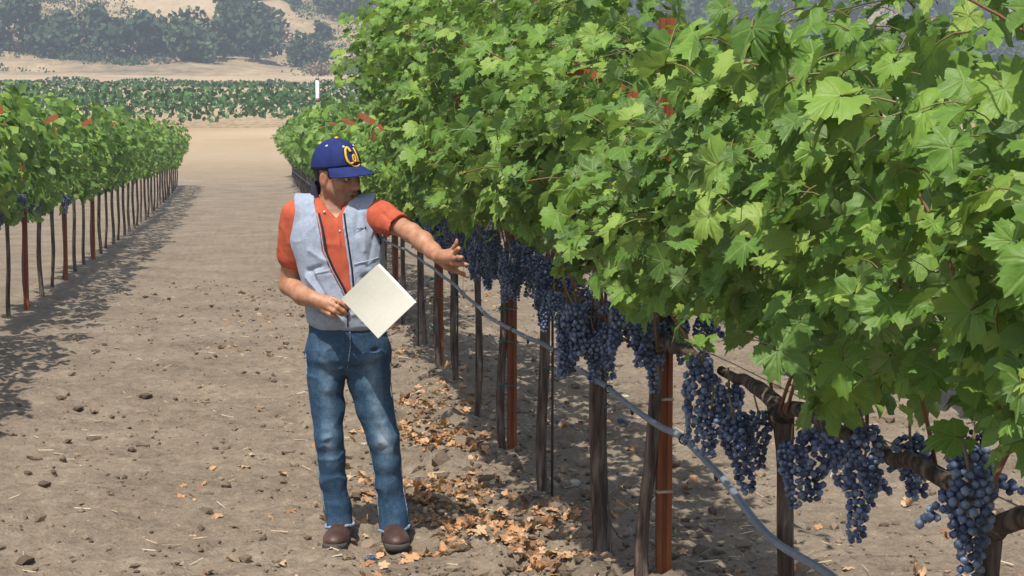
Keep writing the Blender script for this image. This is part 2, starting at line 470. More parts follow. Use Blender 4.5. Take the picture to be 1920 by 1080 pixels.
# white pole standing beyond the row
p = _C + ray(595, 150) * 58.0; bz = gz1(p[0], p[1])
t = thing('marker_pole', 'slim white pole with a brown band beyond the vine row', 'pole', (p[0], p[1], bz))
MAT['whitepaint'] = simple('white_paint', [(0.3, (.74, .75, .76)), (.8, (.86, .86, .86))], 3, .5)
MAT['brownband'] = simple('brown_band', [(0.3, (.20, .07, .05)), (.8, (.28, .11, .08))], 8, .6)
topz = p[2] - bz
b = MB(); b.tube([(0, 0, -.2), (.16, 0, topz - 1.02), (.02, 0, topz - .80), (0, 0, topz - .7), (0, 0, topz)], .062, 14); b.build('pole', MAT['whitepaint'], t)
b = MB(); b.tube([(.0, 0, topz - .72), (0, 0, topz - .60)], .072, 14); b.build('band', MAT['brownband'], t)
b = MB(); b.tube([(0, 0, topz), (0, 0, topz + .05), (.01, 0, topz + .16)], [.07, .055, .02], 12); b.build('cap', MAT['wire'], t)

# ================================================================== VINES
HALF = [(.0, .66), (.055, .53), (.115, .545), (.13, .43), (.205, .415), (.20, .335), (.19, .265), (.265, .33), (.315, .315), (.44, .405), (.445, .29), (.525, .225), (.455, .145), (.47, .065), (.39, .035),
        (.325, -.005), (.39, -.055), (.465, -.10), (.41, -.20), (.385, -.305), (.265, -.285), (.185, -.365), (.10, -.285), (.025, -.07)]
OUT = np.array(HALF + [(-x, y) for x, y in HALF[:0:-1]])
LOW = np.array([HALF[i] for i in (0, 2, 4, 6, 9, 11, 13, 15, 17, 19, 21, 23)] + [(-HALF[i][0], HALF[i][1]) for i in (21, 19, 17, 15, 13, 11, 9, 6, 4, 2)])
def bend(p, r):
    """leaf blade p (n,2) -> curved 3-D"""
    fold, droop, wav, ph = r.uniform(-.35, 1.1), r.uniform(.0, 1.1), r.uniform(.03, .10), r.uniform(0, 6)
    x, y = p[:, 0], p[:, 1]
    z = fold * np.abs(x) * .45 - .55 * droop * (y * y + .4 * x * x) + wav * np.sin(9 * x + ph) * np.cos(8 * y + ph * 2) + .3 * r.uniform(-1, 1) * x * y
    return np.stack([x, y, z], 1)
def leaf_mesh(seed, mat, petiole=True, curl=0.0):
    r = np.random.default_rng(seed)
    o = OUT * [r.uniform(.9, 1.08), r.uniform(.92, 1.06)] + r.normal(0, .010, OUT.shape)
    rad_ = np.linalg.norm(o, axis=1); sm = np.mean([np.roll(rad_, k) for k in range(-4, 5)], 0); s1 = np.mean([np.roll(rad_, k) for k in range(-1, 2)], 0); wgt = r.uniform(.0, .65); o = o * ((rad_ + wgt * (sm - s1)) / rad_)[:, None]
    n = len(o); P2 = np.concatenate([[[0, 0]], o * .52 + [0, .01], o])
    V = bend(P2, r)
    if curl:
        a = curl * V[:, 0] * 2.2; R_ = 1 / (curl * 2.2)
        V = np.stack([R_ * np.sin(a), V[:, 1], V[:, 2] + R_ * (1 - np.cos(a))], 1)
        V[:, 2] += .25 * r.normal() * V[:, 1] ** 2 + .05 * np.sin(V[:, 1] * 12 + r.uniform(0, 6))
    f = []
    for i in range(n):
        j = (i + 1) % n
        f += [(0, 1 + j, 1 + i), (1 + i, 1 + j, 1 + n + j), (1 + i, 1 + n + j, 1 + n + i)]
    mi = [0] * len(f)
    if petiole:
        b = MB(); b.tube([(0, .0, 0), (0, -.20, -.06), (.02, -.42, -.22), (.03, -.55, -.42)], [.016, .014, .014, .018], 4, cap=False)
        pv = np.concatenate(b.v); f += [tuple(k + len(V) for k in q) for q in b.f]; mi += [1] * len(b.f)
        V = np.concatenate([V, pv]); P2 = np.concatenate([P2, np.full((len(pv), 2), .3)])
    # winding so that +z is the upper face
    return mesh('leaf', V, f, [mat, MAT['petiole']], True, uv=P2, attrs={'rnd': np.zeros(len(V))}, mi=mi)
LEAVES = [leaf_mesh(300 + i, MAT['leaf']) for i in range(12)]
def low_leaf(seed, pts=LOW):
    r = np.random.default_rng(seed); P2 = np.concatenate([[[0, 0]], pts * [r.uniform(.9, 1.1), 1]])
    n = len(pts); return bend(P2, r), P2, np.array([(0, 1 + (i + 1) % n, 1 + i) for i in range(n)])
LOWS = [low_leaf(400 + i) for i in range(8)]
TINYP = LOW[[0, 2, 4, 6, 8, 10, 12, 14, 16, 18, 20]]
TINY = [low_leaf(420 + i, TINYP) for i in range(6)]

def hw(z, top):
    return np.interp(z, [.9, 1.0, 1.2, 1.45, 1.8, top - .40, top - .05, top + .25], [.05, .09, .22, .40, .50, .50, .42, .10])
def leaf_cloud(n_leaf, y0, top, seed, bottom, width=1.0, ylen=.68, off=0.0, waist=False):
    """positions and frames of the leaves of one vine"""
    r = np.random.default_rng(seed)
    P, Nn = [], []
    got = 0
    while got < n_leaf:
        q = n_leaf * 3
        y = r.uniform(-ylen, ylen, q); z = r.uniform(.82, top + .35, q)
        side = np.where(r.random(q) < .60, -1, 1.0)
        w = hw(z, top) * width * np.where(side > 0, .68, 1.0)
        if waist: w = w * np.where(side < 0, np.interp(z, [1.35, 1.6, 1.9, 2.15], [1, .60, .55, 1.12]), 1)
        lump = 1 + .46 * vnoise((y + y0) * 2.6, z * 2.6, side * 3.0, seed=11) + .26 * vnoise((y + y0) * 6, z * 6, side * 3.0, seed=12)
        t = r.random(q) ** .42
        x = side * w * lump * t
        lo = bottom + .11 * vnoise((y + y0) * 3.2, side * 5.0, seed=15) + .05 * r.normal(size=q)
        hi = top + .22 * vnoise((y + y0) * 3.5, side * 2.0, seed=14) + .10 * vnoise((y + y0) * 11, side, seed=16)
        ok = (z > lo) & (z < hi)
        ok &= vnoise((y + y0) * 5.2, z * 5.2, x * 5.2 + 9, seed=18) > -.40
        P.append(np.stack([x + off, y, z], 1)[ok]); Nn.append(side[ok]); got += ok.sum()
    P = np.concatenate(P)[:n_leaf]; side = np.concatenate(Nn)[:n_leaf]
    n = len(P)
    up = np.clip((P[:, 2] - bottom) / (top - bottom), 0, 1.2)
    nrm = np.stack([side * r.uniform(.0, 1.1, n), r.normal(-.15, .62, n), .50 + .35 * up + r.normal(0, .50, n)], 1)
    nrm /= np.linalg.norm(nrm, axis=1)[:, None]
    tip = np.stack([side * .35 + r.normal(0, .6, n), r.normal(0, .75, n), -.9 + r.normal(0, .5, n)], 1)
    tip -= nrm * (tip * nrm).sum(1)[:, None]; tip /= np.linalg.norm(tip, axis=1)[:, None]
    s = .050 + .095 * r.random(n) ** 1.1 * np.where(up > .85, .8, 1.0)
    return P, nrm, tip, s, r
def join_leaves(name, P, nrm, tip, s, r, lib, mat, parent):
    X = np.cross(tip, nrm); VV, FF, UU, RR = [], [], [], []; base = 0
    k = r.integers(0, len(lib), len(P))
    for j in range(len(lib)):
        idx = np.where(k == j)[0]
        if not len(idx): continue
        lv, l2, lf = lib[j]
        v = (X[idx][:, None] * lv[None, :, :1] + tip[idx][:, None] * lv[None, :, 1:2] + nrm[idx][:, None] * lv[None, :, 2:]) * s[idx][:, None, None] + P[idx][:, None]
        VV.append(v.reshape(-1, 3)); UU.append(np.tile(l2, (len(idx), 1))); RR.append(np.repeat(r.random(len(idx)), len(lv)))
        FF.append((lf[None] + (base + np.arange(len(idx)) * len(lv))[:, None, None]).reshape(-1, 3)); base += len(idx) * len(lv)
    o = link(name, mesh(name, np.concatenate(VV), np.concatenate(FF), mat, True, uv=np.concatenate(UU), attrs={'rnd': np.concatenate(RR)}), parent)
    o['kind'] = 'stuff'
    return o

# ------------------------------------------------------------------ grape bunches
def bunch_mesh(seed, L, W, sub=1, wing=True):
    r = np.random.default_rng(seed); P = []
    axes = [((0, 0, 0), (0, 0, -L), W)]
    if wing: axes.append(((0, 0, -.02), (r.choice([-1, 1]) * L * .42, r.uniform(-.03, .03), -L * .42), W * .62))
    rb = .0088
    for a, e, w in axes:
        a, e = np.array(a, float), np.array(e, float)
        tries = 0
        while tries < 1700:
            tries += 1
            t = r.random(); rad = w * (.35 + 1.0 * math.sin(min(1, (t + .12) * 1.35) * math.pi * .78)) * (1 - .55 * t) * .78
            an = r.uniform(0, 6.283); q = a + (e - a) * t + np.array([math.cos(an), math.sin(an), 0]) * rad * r.uniform(.75, 1.05) + r.normal(0, .002, 3)
            if all(((q - np.array(p)) ** 2).sum() > (1.72 * rb) ** 2 for p in P): P.append(q)
    iv, f = ico(sub); V = []; RR = []
    for p in P:
        s = rb * r.uniform(.85, 1.12); V.append(iv * s * [1, 1, 1.06] + p); RR += [r.random()] * len(iv)
    F_ = (f[None] + (np.arange(len(P)) * len(iv))[:, None, None]).reshape(-1, 3)
    b = MB(); b.tube([(0, 0, -.05), (0, 0, .0), (.012, .006, .055)], [.0035, .0035, .003], 5); sv = np.concatenate(b.v)
    nV = sum(len(v) for v in V)
    fl = [tuple(int(i) for i in q) for q in F_] + [tuple(i + nV for i in q) for q in b.f]
    return mesh('grape_bunch', np.concatenate(V + [sv]), fl, [MAT['berry'], MAT['stem']], True, attrs={'rnd': np.array(RR + [0] * len(sv))}, mi=[0] * len(F_) + [1] * len(b.f))
BUNCH = [bunch_mesh(500 + i, L, W) for i, (L, W) in enumerate([(.17, .046), (.20, .043), (.15, .050), (.22, .047), (.185, .042), (.16, .040)])]
BLOW = [bunch_mesh(520 + i, L, W, 0 if False else 1) for i, (L, W) in enumerate([(.17, .046), (.20, .045)])]

# ------------------------------------------------------------------ trunks, cordons, canes
def trunk_build(seed, lean, rad, top=1.02, strands=2):
    r = np.random.default_rng(seed); zs = np.linspace(-.06, top, 18); V = []; n = 14; F_ = []
    ph = r.uniform(0, 6)
    for i, z in enumerate(zs):
        t = (z + .06) / (top + .06)
        cx = lean[0] * (1 - t) + .016 * math.sin(3.1 * t * 2 + ph) * (1 - t) ; cy = lean[1] * (1 - t) + .014 * math.sin(5 * t + ph * 2)
        R_ = rad * (1.0 + .30 * max(0, (.12 - t)) / .12 + .35 * max(0, t - .86) / .14)
        for k in range(n):
            a = 2 * math.pi * k / n
            q = R_ * (1 + .13 * math.sin(strands * a + ph + 1.2 * t) + .10 * float(vnoise(np.array([math.cos(a) * 2.1 + seed]), np.array([math.sin(a) * 2.1]), np.array([t * 6]), seed=6)[0]) + .05 * math.sin(7 * a + ph))
            V.append((cx + q * math.cos(a), cy + q * math.sin(a), z))
    for i in range(len(zs) - 1):
        for k in range(n):
            j = (k + 1) % n; F_.append((i * n + k, i * n + j, (i + 1) * n + j, (i + 1) * n + k))
    F_.append(tuple(range((len(zs) - 1) * n, len(zs) * n)))
    return mesh('trunk', V, F_, MAT['bark'])
def cordon_build(seed):
    r = np.random.default_rng(seed); b = MB()
    for sgn in (-1, 1):
        ys = np.linspace(0, .60, 9)
        b.tube(np.stack([r.normal(0, .008, 9), sgn * ys, 1.0 + .05 * sstep(0, .15, ys) + r.normal(0, .008, 9)], 1), np.linspace(.024, .014, 9) * r.uniform(.9, 1.1, 9), 9)
    return b.mesh('cordon', MAT['bark'])
def cane_path(r, y, side, top, far=False):
    z0 = 1.04; L = r.uniform(.75, 1.0) * (top - z0)
    t = np.linspace(0, 1, 14); lx = side * (r.uniform(.5, .72) if far else r.uniform(.10, .46)); ly = r.normal(0, .22)
    return np.stack([lx * t ** 1.5 + .045 * np.sin(6 * t + y * 9), y + ly * t + .055 * np.sin(6 * t + y * 31), z0 + L * t - (.12 * t ** 2 + .45 * t ** 4) * abs(lx)], 1)
TRUNKS = {}
ARM = []                       # the reaching arm keeps the leaves clear (filled below)
def keep_clear(Pw):
    """leaves do not grow through the reaching arm or the man: distance to the arm line in world space"""
    a, b_ = np.array([.60, 7.42, 1.42]), np.array([.90, 6.75, 1.20])
    ab = b_ - a; t = np.clip(((Pw - a) @ ab) / (ab @ ab), 0, 1.15)
    d = np.linalg.norm(Pw - (a + t[:, None] * ab), axis=1)
    ok = d > .15
    for m in (9, 12, 15):
        q = Pw - [ROWX, VINE_Y[m], 0]
        ok &= ~((q[:, 0] > -.44) & (q[:, 0] < .02) & (q[:, 1] > -.75) & (q[:, 1] < .10) & (q[:, 2] > 1.74 - .12 * q[:, 0]) & (q[:, 2] < 2.1))
    return ok
def vine(rowx, y, n, seed, top, bottom, near, label, group, n_leaf=650, nb=9, trunk=True, rad=.022, lean=(0, 0), width=1.0, n_ind=300, back=False, gap=None):
    z0 = gz1(rowx, y)
    v = thing('grapevine', label, 'grapevine', (rowx, y, 0), group)
    r = np.random.default_rng(seed)
    if trunk:
        tm = trunk_build(seed, lean, rad, 1.02)
        if z0 > .1:
            co = np.empty(len(tm.vertices) * 3, np.float32); tm.vertices.foreach_get('co', co); co = co.reshape(-1, 3)
            co[:, 2] = z0 - .06 + (co[:, 2] + .06) * (1.08 - z0) / 1.08; tm.vertices.foreach_set('co', co.ravel())
        link('trunk', tm, v)
        if near: link('cordon', cordon_build(seed + 1), v)
    P, nrm, tip, s, r2 = leaf_cloud(n_leaf, y, top, seed, bottom, width, waist=near and n in (5, 6))
    canes = []
    if near:
        EP, EN, ET, ES = [], [], [], []
        for k in range(14):
            pth = cane_path(r, r.uniform(-.58, .58), -1 if k % 3 else 1, top + (.06 if n > 6 or n < -1 else .14 if n < 2 else .32), k % 4 == 0 and n < 7); canes.append(pth)
            q = np.linspace(.28, 1.0, 11); cp = np.stack([np.interp(q, np.linspace(0, 1, len(pth)), pth[:, j]) for j in range(3)], 1)
            sd = np.sign(pth[-1][0]); m = len(cp)
            cp[:, 2] = np.maximum(cp[:, 2], bottom + .05); EP.append(cp + np.stack([sd * r.uniform(.0, .07, m), np.where(np.arange(m) % 2, .06, -.06) + r.normal(0, .02, m), r.normal(-.01, .03, m)], 1))
            en = np.stack([sd * r.uniform(0, .9, m), r.normal(-.1, .6, m), .6 + r.normal(0, .4, m)], 1); en /= np.linalg.norm(en, axis=1)[:, None]
            et = np.stack([sd * .4 + r.normal(0, .4, m), np.where(np.arange(m) % 2, .6, -.6), -.8 + r.normal(0, .4, m)], 1); et -= en * (et * en).sum(1)[:, None]; et /= np.linalg.norm(et, axis=1)[:, None]
            EN.append(en); ET.append(et); ES.append(np.interp(q, [.28, .7, 1], [.14, .12, .06]) * r.uniform(.8, 1.15, m))
        P, nrm, tip, s = [np.concatenate([a_] + b_) for a_, b_ in ((P, EP), (nrm, EN), (tip, ET), (s, ES))]
    if n < 0 and near: s = s * .84
    ok = keep_clear(P + [rowx, y, 0])
    P, nrm, tip, s = P[ok], nrm[ok], tip[ok], s[ok]
    if near:
        d = np.linalg.norm(P + [rowx, y, 0] - _C, axis=1)
        score = -P[:, 0] / np.maximum(.1, hw(P[:, 2], top)) + .35 * (P[:, 2] > top - .2) + .15 * r2.random(len(P))
        order = np.argsort(-score); ind = order[:n_ind]; rest = order[n_ind:]
        X = np.cross(tip, nrm)
        for i in ind:
            o = link('leaf', LEAVES[int(r2.integers(len(LEAVES)))], v)
            k = s[i]; p = P[i]
            o.matrix_local = Matrix(((X[i][0] * k, tip[i][0] * k, nrm[i][0] * k, p[0]), (X[i][1] * k, tip[i][1] * k, nrm[i][1] * k, p[1]), (X[i][2] * k, tip[i][2] * k, nrm[i][2] * k, p[2]), (0, 0, 0, 1)))
        join_leaves('foliage', P[rest], nrm[rest], tip[rest], s[rest], r2, LOWS, MAT['leaf'], v)
        for pth in (canes[::2] if n >= 0 else canes[1::4]):
            b = MB(); b.tube(pth, np.linspace(.0050, .0022, len(pth)), 6); b.build('cane', MAT['cane'], v)
    else:
        join_leaves('foliage', P, nrm, tip, s * 1.12, r2, TINY, MAT['leaf'], v)
    for k in range(nb):
        yy = r.uniform(-.60, .60)
        if gap and gap[0] < yy < gap[1]: continue
        o = link('grape_bunch', (BUNCH if near else BLOW)[int(r.integers(6 if near else 2))], v, (r.uniform(-.15, .06) if k % 4 else r.uniform(.02, .16), yy, r.uniform(.98, 1.10) if n in (-1, 1) else r.uniform(1.03, 1.22)))
        o.rotation_euler = (r.normal(0, .10), r.normal(0, .10), r.uniform(0, 6.28)); q = r.uniform(.75, 1.2); o.scale = (q, q, q * r.uniform(.85, 1.1))
    return v

SPEC = {  # top of the leaf wall, lower edge of the leaves
    -3: (2.15, 1.24), -2: (2.08, 1.25), -1: (1.90, 1.25), 0: (1.94, 1.26), 1: (2.20, 1.37), 2: (2.48, 1.36), 3: (2.64, 1.32), 4: (2.74, 1.31), 5: (2.76, 1.29), 6: (2.72, 1.27), 7: (1.66, 1.22), 8: (1.58, 1.18), 9: (1.58, 1.16)}
LBL = {-4: 'grapevine at the row end, with the largest leaves', -3: 'grapevine two vines along from the rusty post with tall loose shoots', -2: 'grapevine with long drooping shoots, two along from the thick rusty post',
       -1: 'grapevine whose blue bunches hang right beside the thick rusty post', 0: 'grapevine trained up the thick rusty post with pale wire bands',
       1: 'grapevine with the thickest bare trunk, a whip curling off its foot', 2: 'grapevine with a bunch hanging down its trunk, beside a thin dark stake',
       3: 'grapevine beside the rusty post standing in the dry leaf litter', 4: 'slender grapevine behind the pointing hand, tall leaf wall',
       5: 'grapevine tied to a thin dark stake, near the green-tied rusty post', 6: 'grapevine on the rusty post bound with three green ties', 7: 'grapevine with a curved thin trunk next to the cream folder',
       8: 'grapevine whose trunk stands half behind the cream folder', 9: 'grapevine at the post with the long rusty slanting crossarm'}
for n in range(-3, 10):
    top, bot = SPEC.get(n, (2.14, 1.10))
    vine(ROWX, VINE_Y[n], n, 1000 + n * 7, top, bot, True, LBL[n], 'vines of the row the man points at', n_leaf=680 if n < 7 else 520,
         nb=(6, 8, 11, 10, 17, 22, 23, 22, 20, 16, 12, 9, 9)[n + 3], rad={1: .031, 2: .023, 0: .022}.get(n, .020), lean={0: (-.045, -.02), 1: (.01, 0), 3: (-.03, 0), 7: (.03, .0)}.get(n, (random.uniform(-.02, .02), random.uniform(-.03, .03))),
         width=1.04 if n < 7 else 1.0)
for n in range(10, 46):
    tp = (1.80 if n < 16 else 2.18) + .08 * math.sin(n * 2.3)
    vine(ROWX, VINE_Y[n], n, 1000 + n * 7, tp, 1.05, False, 'distant grapevine in the row beyond the slanting crossarm', 'far vines of the main row', n_leaf=430 if n < 22 else 260, nb=5 if n < 18 else 0, rad=.02)
for n in range(0, 40):                      # the next rows on both sides
    vine(ROWX - 3.7, VINE_Y.get(n) + .3, n, 3000 + n * 7, 2.05 + .12 * math.sin(n * 1.7), 1.02, False, 'grapevine in the neighbouring row across the bare alley', 'vines of the row across the alley', n_leaf=430 if n < 20 else 260, nb=4 if n < 14 else 0, rad=.022)
for n in range(2, 34):
    vine(ROWX + 3.05, VINE_Y[n] + .6, n, 5000 + n * 7, 2.0 + .1 * math.sin(n * 1.3), 1.05, False, 'grapevine in the row behind the grape-laden row', 'vines of the row behind', n_leaf=330, nb=0, rad=.022)

# ------------------------------------------------------------------ posts with crossarms and ties
def post(n, rowx, top, label, group=None, arm=True, ties=(), bands=(), dx=.045, dy=0.0):
    x, y = rowx + dx, VINE_Y[n] + dy; z = gz1(x, y)
    t = thing('trellis_post', label, 'post', (x, y, z), group)
    w, d, th = .050, .036, .005
    prof = [(-w/2, d/2), (-w/2, -d/2), (-w/6, -d/2), (-w/8, -d/2 + .007), (w/8, -d/2 + .007), (w/6, -d/2), (w/2, -d/2), (w/2, d/2), (w/2 - th, d/2), (w/2 - th, -d/2 + th), (-w/2 + th, -d/2 + .011), (-w/2 + th, d/2)]
    m = len(prof); V = [(a, b_, zz) for zz in (-.15, top - z) for a, b_ in prof]
    F_ = [(i, (i + 1) % m, m + (i + 1) % m, m + i) for i in range(m)] + [tuple(range(m, 2 * m))]
    o = link('post_channel', mesh('post_channel', V, F_, MAT['rust'], False), t)
    if arm:
        for sgn in (-1, 1):
            b = MB(); a = math.radians(-26) * sgn
            M_ = np.array([[math.cos(a), 0, math.sin(a)], [0, 1, 0], [-math.sin(a), 0, math.cos(a)]])
            c = np.array([sgn * .19, -.022, (1.80 - z) + .19 * math.tan(math.radians(26))])
            b.box(c, (.36, .006, .055), M_, .0015); b.box(c + M_ @ np.array([0, .014, .024]), (.36, .026, .006), M_)
            b.build('crossarm', MAT['rustarm'], t, False)
    for zz in ties:
        b = MB(); a = np.linspace(0, 2 * math.pi, 13)
        b.tube(np.stack([-.022 + .052 * np.cos(a), -.0 + .034 * np.sin(a), zz + .006 * np.sin(2 * a)], 1), .0035, 6)
        for k in range(3): b.tube([(-.055, -.03, zz), (-.075 - .008 * k, -.045, zz + .018 - .016 * k)], [.004, .002], 5)
        b.build('tie', MAT['tie'], t)
    for zz in bands:
        b = MB(); b.box((0, 0, zz), (w + .006, d + .006, .010), None, .002); b.build('wire_band', MAT['band'], t)
    return t
post(0, ROWX, 2.13, 'thick rusty steel post with two pale wire bands among hanging grapes', bands=(.30, .62), dx=.03)
post(3, ROWX, 2.05, 'rusty steel post rising from the dry leaf litter', ties=(.36, .60, .78), dx=.035)
post(6, ROWX, 2.02, 'rusty steel post with three green ties beside the folder', ties=(.30, .52, .66), dx=.02)
post(9, ROWX, 2.02, 'rusty post with a long slanting crossarm above the cap', ties=(.7,), dx=.01)
for n in (12, 15, 18, 21, 24): post(n, ROWX, 2.0, 'small far rusty post with a slanting crossarm', 'far posts of the main row')
for n in (1, 4, 7, 10, 13, 16): post(n, ROWX - 3.7, 2.0, 'rusty post in the row across the alley', 'posts across the alley')

# thin stakes
for n, dx, lab in ((1, .034, 'thin dark stake tight against the thickest bare trunk'), (2, .036, 'thin dark stake beside the trunk with a bunch down it'), (5, .030, 'thin dark stake close to the green-tied post'),
                   (4, -.012, 'thin dark stake behind the slender vine below the hand'), (7, -.02, 'thin dark stake on the curved trunk next to the folder'), (8, .0, 'thin dark stake at the trunk hidden by the folder')):
    x, y = ROWX + dx, VINE_Y[n] + .012; z = gz1(x, y)
    t = thing('vine_stake', lab, 'stake', (x, y, z))
    b = MB(); b.tube([(0, 0, -.1), (.002, 0, .6), (0, 0, 1.2 - z)], .0065, 7); b.build('rod', MAT['stake'], t)
    b = MB(); a = np.linspace(0, 2 * math.pi, 13); b.tube(np.stack([-.02 + .036 * np.cos(a), .03 * np.sin(a) - .01, .62 + .005 * np.sin(2 * a)], 1), .0035, 6); b.build('tie', MAT['tie'], t)
# the dark whip at the foot of vine 1
p0 = on_x(1120, 900, ROWX); b = MB()
b.tube([(.03, 0, .40), (.036, -.005, .25), (.055, -.01, .14), (.085, -.02, .09), (.11, -.02, .075)], [.0045, .004, .0035, .003, .002], 6)
b.tube([(.04, -.01, .22), (.052, -.02, .12), (.058, -.025, .02)], [.004, .003, .002], 6)
o = b.build('dead_shoot', MAT['bark'], None, loc=(ROWX, VINE_Y[1], gz1(ROWX, VINE_Y[1])))
tag(o, 'thin dark dead shoot curling out at the foot of the thickest trunk', 'shoot')

# ------------------------------------------------------------------ drip hose
HP = [(700, 437), (735, 458), (765, 471), (800, 495), (850, 533), (890, 570), (915, 592), (945, 611), (980, 628), (1020, 647), (1060, 670), (1100, 702), (1140, 728), (1190, 766), (1237, 800), (1280, 822), (1310, 850), (1348, 887)]
pts = [on_x(px, py, ROWX - .045) for px, py in HP]
pts = [np.array([ROWX - .045, 60.0, .70]), np.array([ROWX - .045, 40.0, .70]), np.array([ROWX - .045, 26.0, .69])] + pts
for yy, zz in ((4.3, .70), (3.8, .72), (3.2, .68), (2.4, .72), (1.2, .68)): pts.append(np.array([ROWX - .045, yy, zz]))
pts = sorted([tuple(p) for p in pts], key=lambda p: p[1]); pts = np.array(pts)
yy = np.unique(np.concatenate([np.arange(1.2, 20, .04), np.arange(20, 60, .5)]))
from bisect import bisect
def crspline(ys, zs, q):
    m = np.gradient(zs, ys) * .6; i = np.clip(np.searchsorted(ys, q) - 1, 0, len(ys) - 2); hh = ys[i + 1] - ys[i]; t = (q - ys[i]) / hh
    return (2*t**3-3*t**2+1)*zs[i] + (t**3-2*t**2+t)*hh*m[i] + (-2*t**3+3*t**2)*zs[i+1] + (t**3-t**2)*hh*m[i+1]
zz = crspline(pts[:, 1], pts[:, 2], yy)
t = thing('drip_hose', 'grey plastic drip hose sagging along the vine trunks', 'hose', (ROWX - .045, VINE_Y[0], 0))
b = MB(); b.tube(np.stack([.004 * np.sin(yy * 5), yy - VINE_Y[0], zz], 1), .0108, 10); b.build('hose', MAT['hose'], t)
for px in (792, 905, 990, 1078, 1186, 1345, 870):
    y = on_x(px, 700, ROWX - .045)[1]; z = float(np.interp(y, yy, zz))
    b = MB(); b.tube([(0, 0, -.010), (0, 0, -.024), (0, 0, -.030)], [.007, .007, .003], 7); b.build('emitter', MAT['black'], t, loc=(0, y - VINE_Y[0], z))
for px, top in ((1283, .84), (1142, .90), (1043, .92), (962, .95), (868, .95)):
    y = on_x(px, 700, ROWX - .045)[1]; z = float(np.interp(y, yy, zz))
    b = MB(); a = np.linspace(0, 2 * math.pi, 13); b.tube(np.stack([.0145 * np.cos(a), 0 * a, .0145 * np.sin(a)], 1), .0028, 6); b.build('hose_clip', MAT['black'], t, loc=(0, y - VINE_Y[0], z))
    b = MB(); b.tube([(0, 0, .012), (.006, .01, (top - z) * .6), (.02, .03, top - z + .15)], .0011, 5); b.build('hanger_wire', MAT['wire'], t, loc=(0, y - VINE_Y[0], z))
# trellis wires
for x, z, lab in ((0, 1.075, 'thin wire carrying the vine arms along the grape row'), (-.34, 1.955, 'thin foliage wire strung along the crossarm ends nearest the alley'), (.34, 1.955, 'thin foliage wire strung along the crossarm ends on the far side')):
    b = MB(); ys = np.linspace(1.0, 62, 80); b.tube(np.stack([0 * ys, ys, .01 * np.sin(ys * 1.6)], 1), .0016, 5)
    tag(b.build('trellis_wire', MAT['wire'], None, loc=(ROWX + x, 0, z)), lab, 'wire')

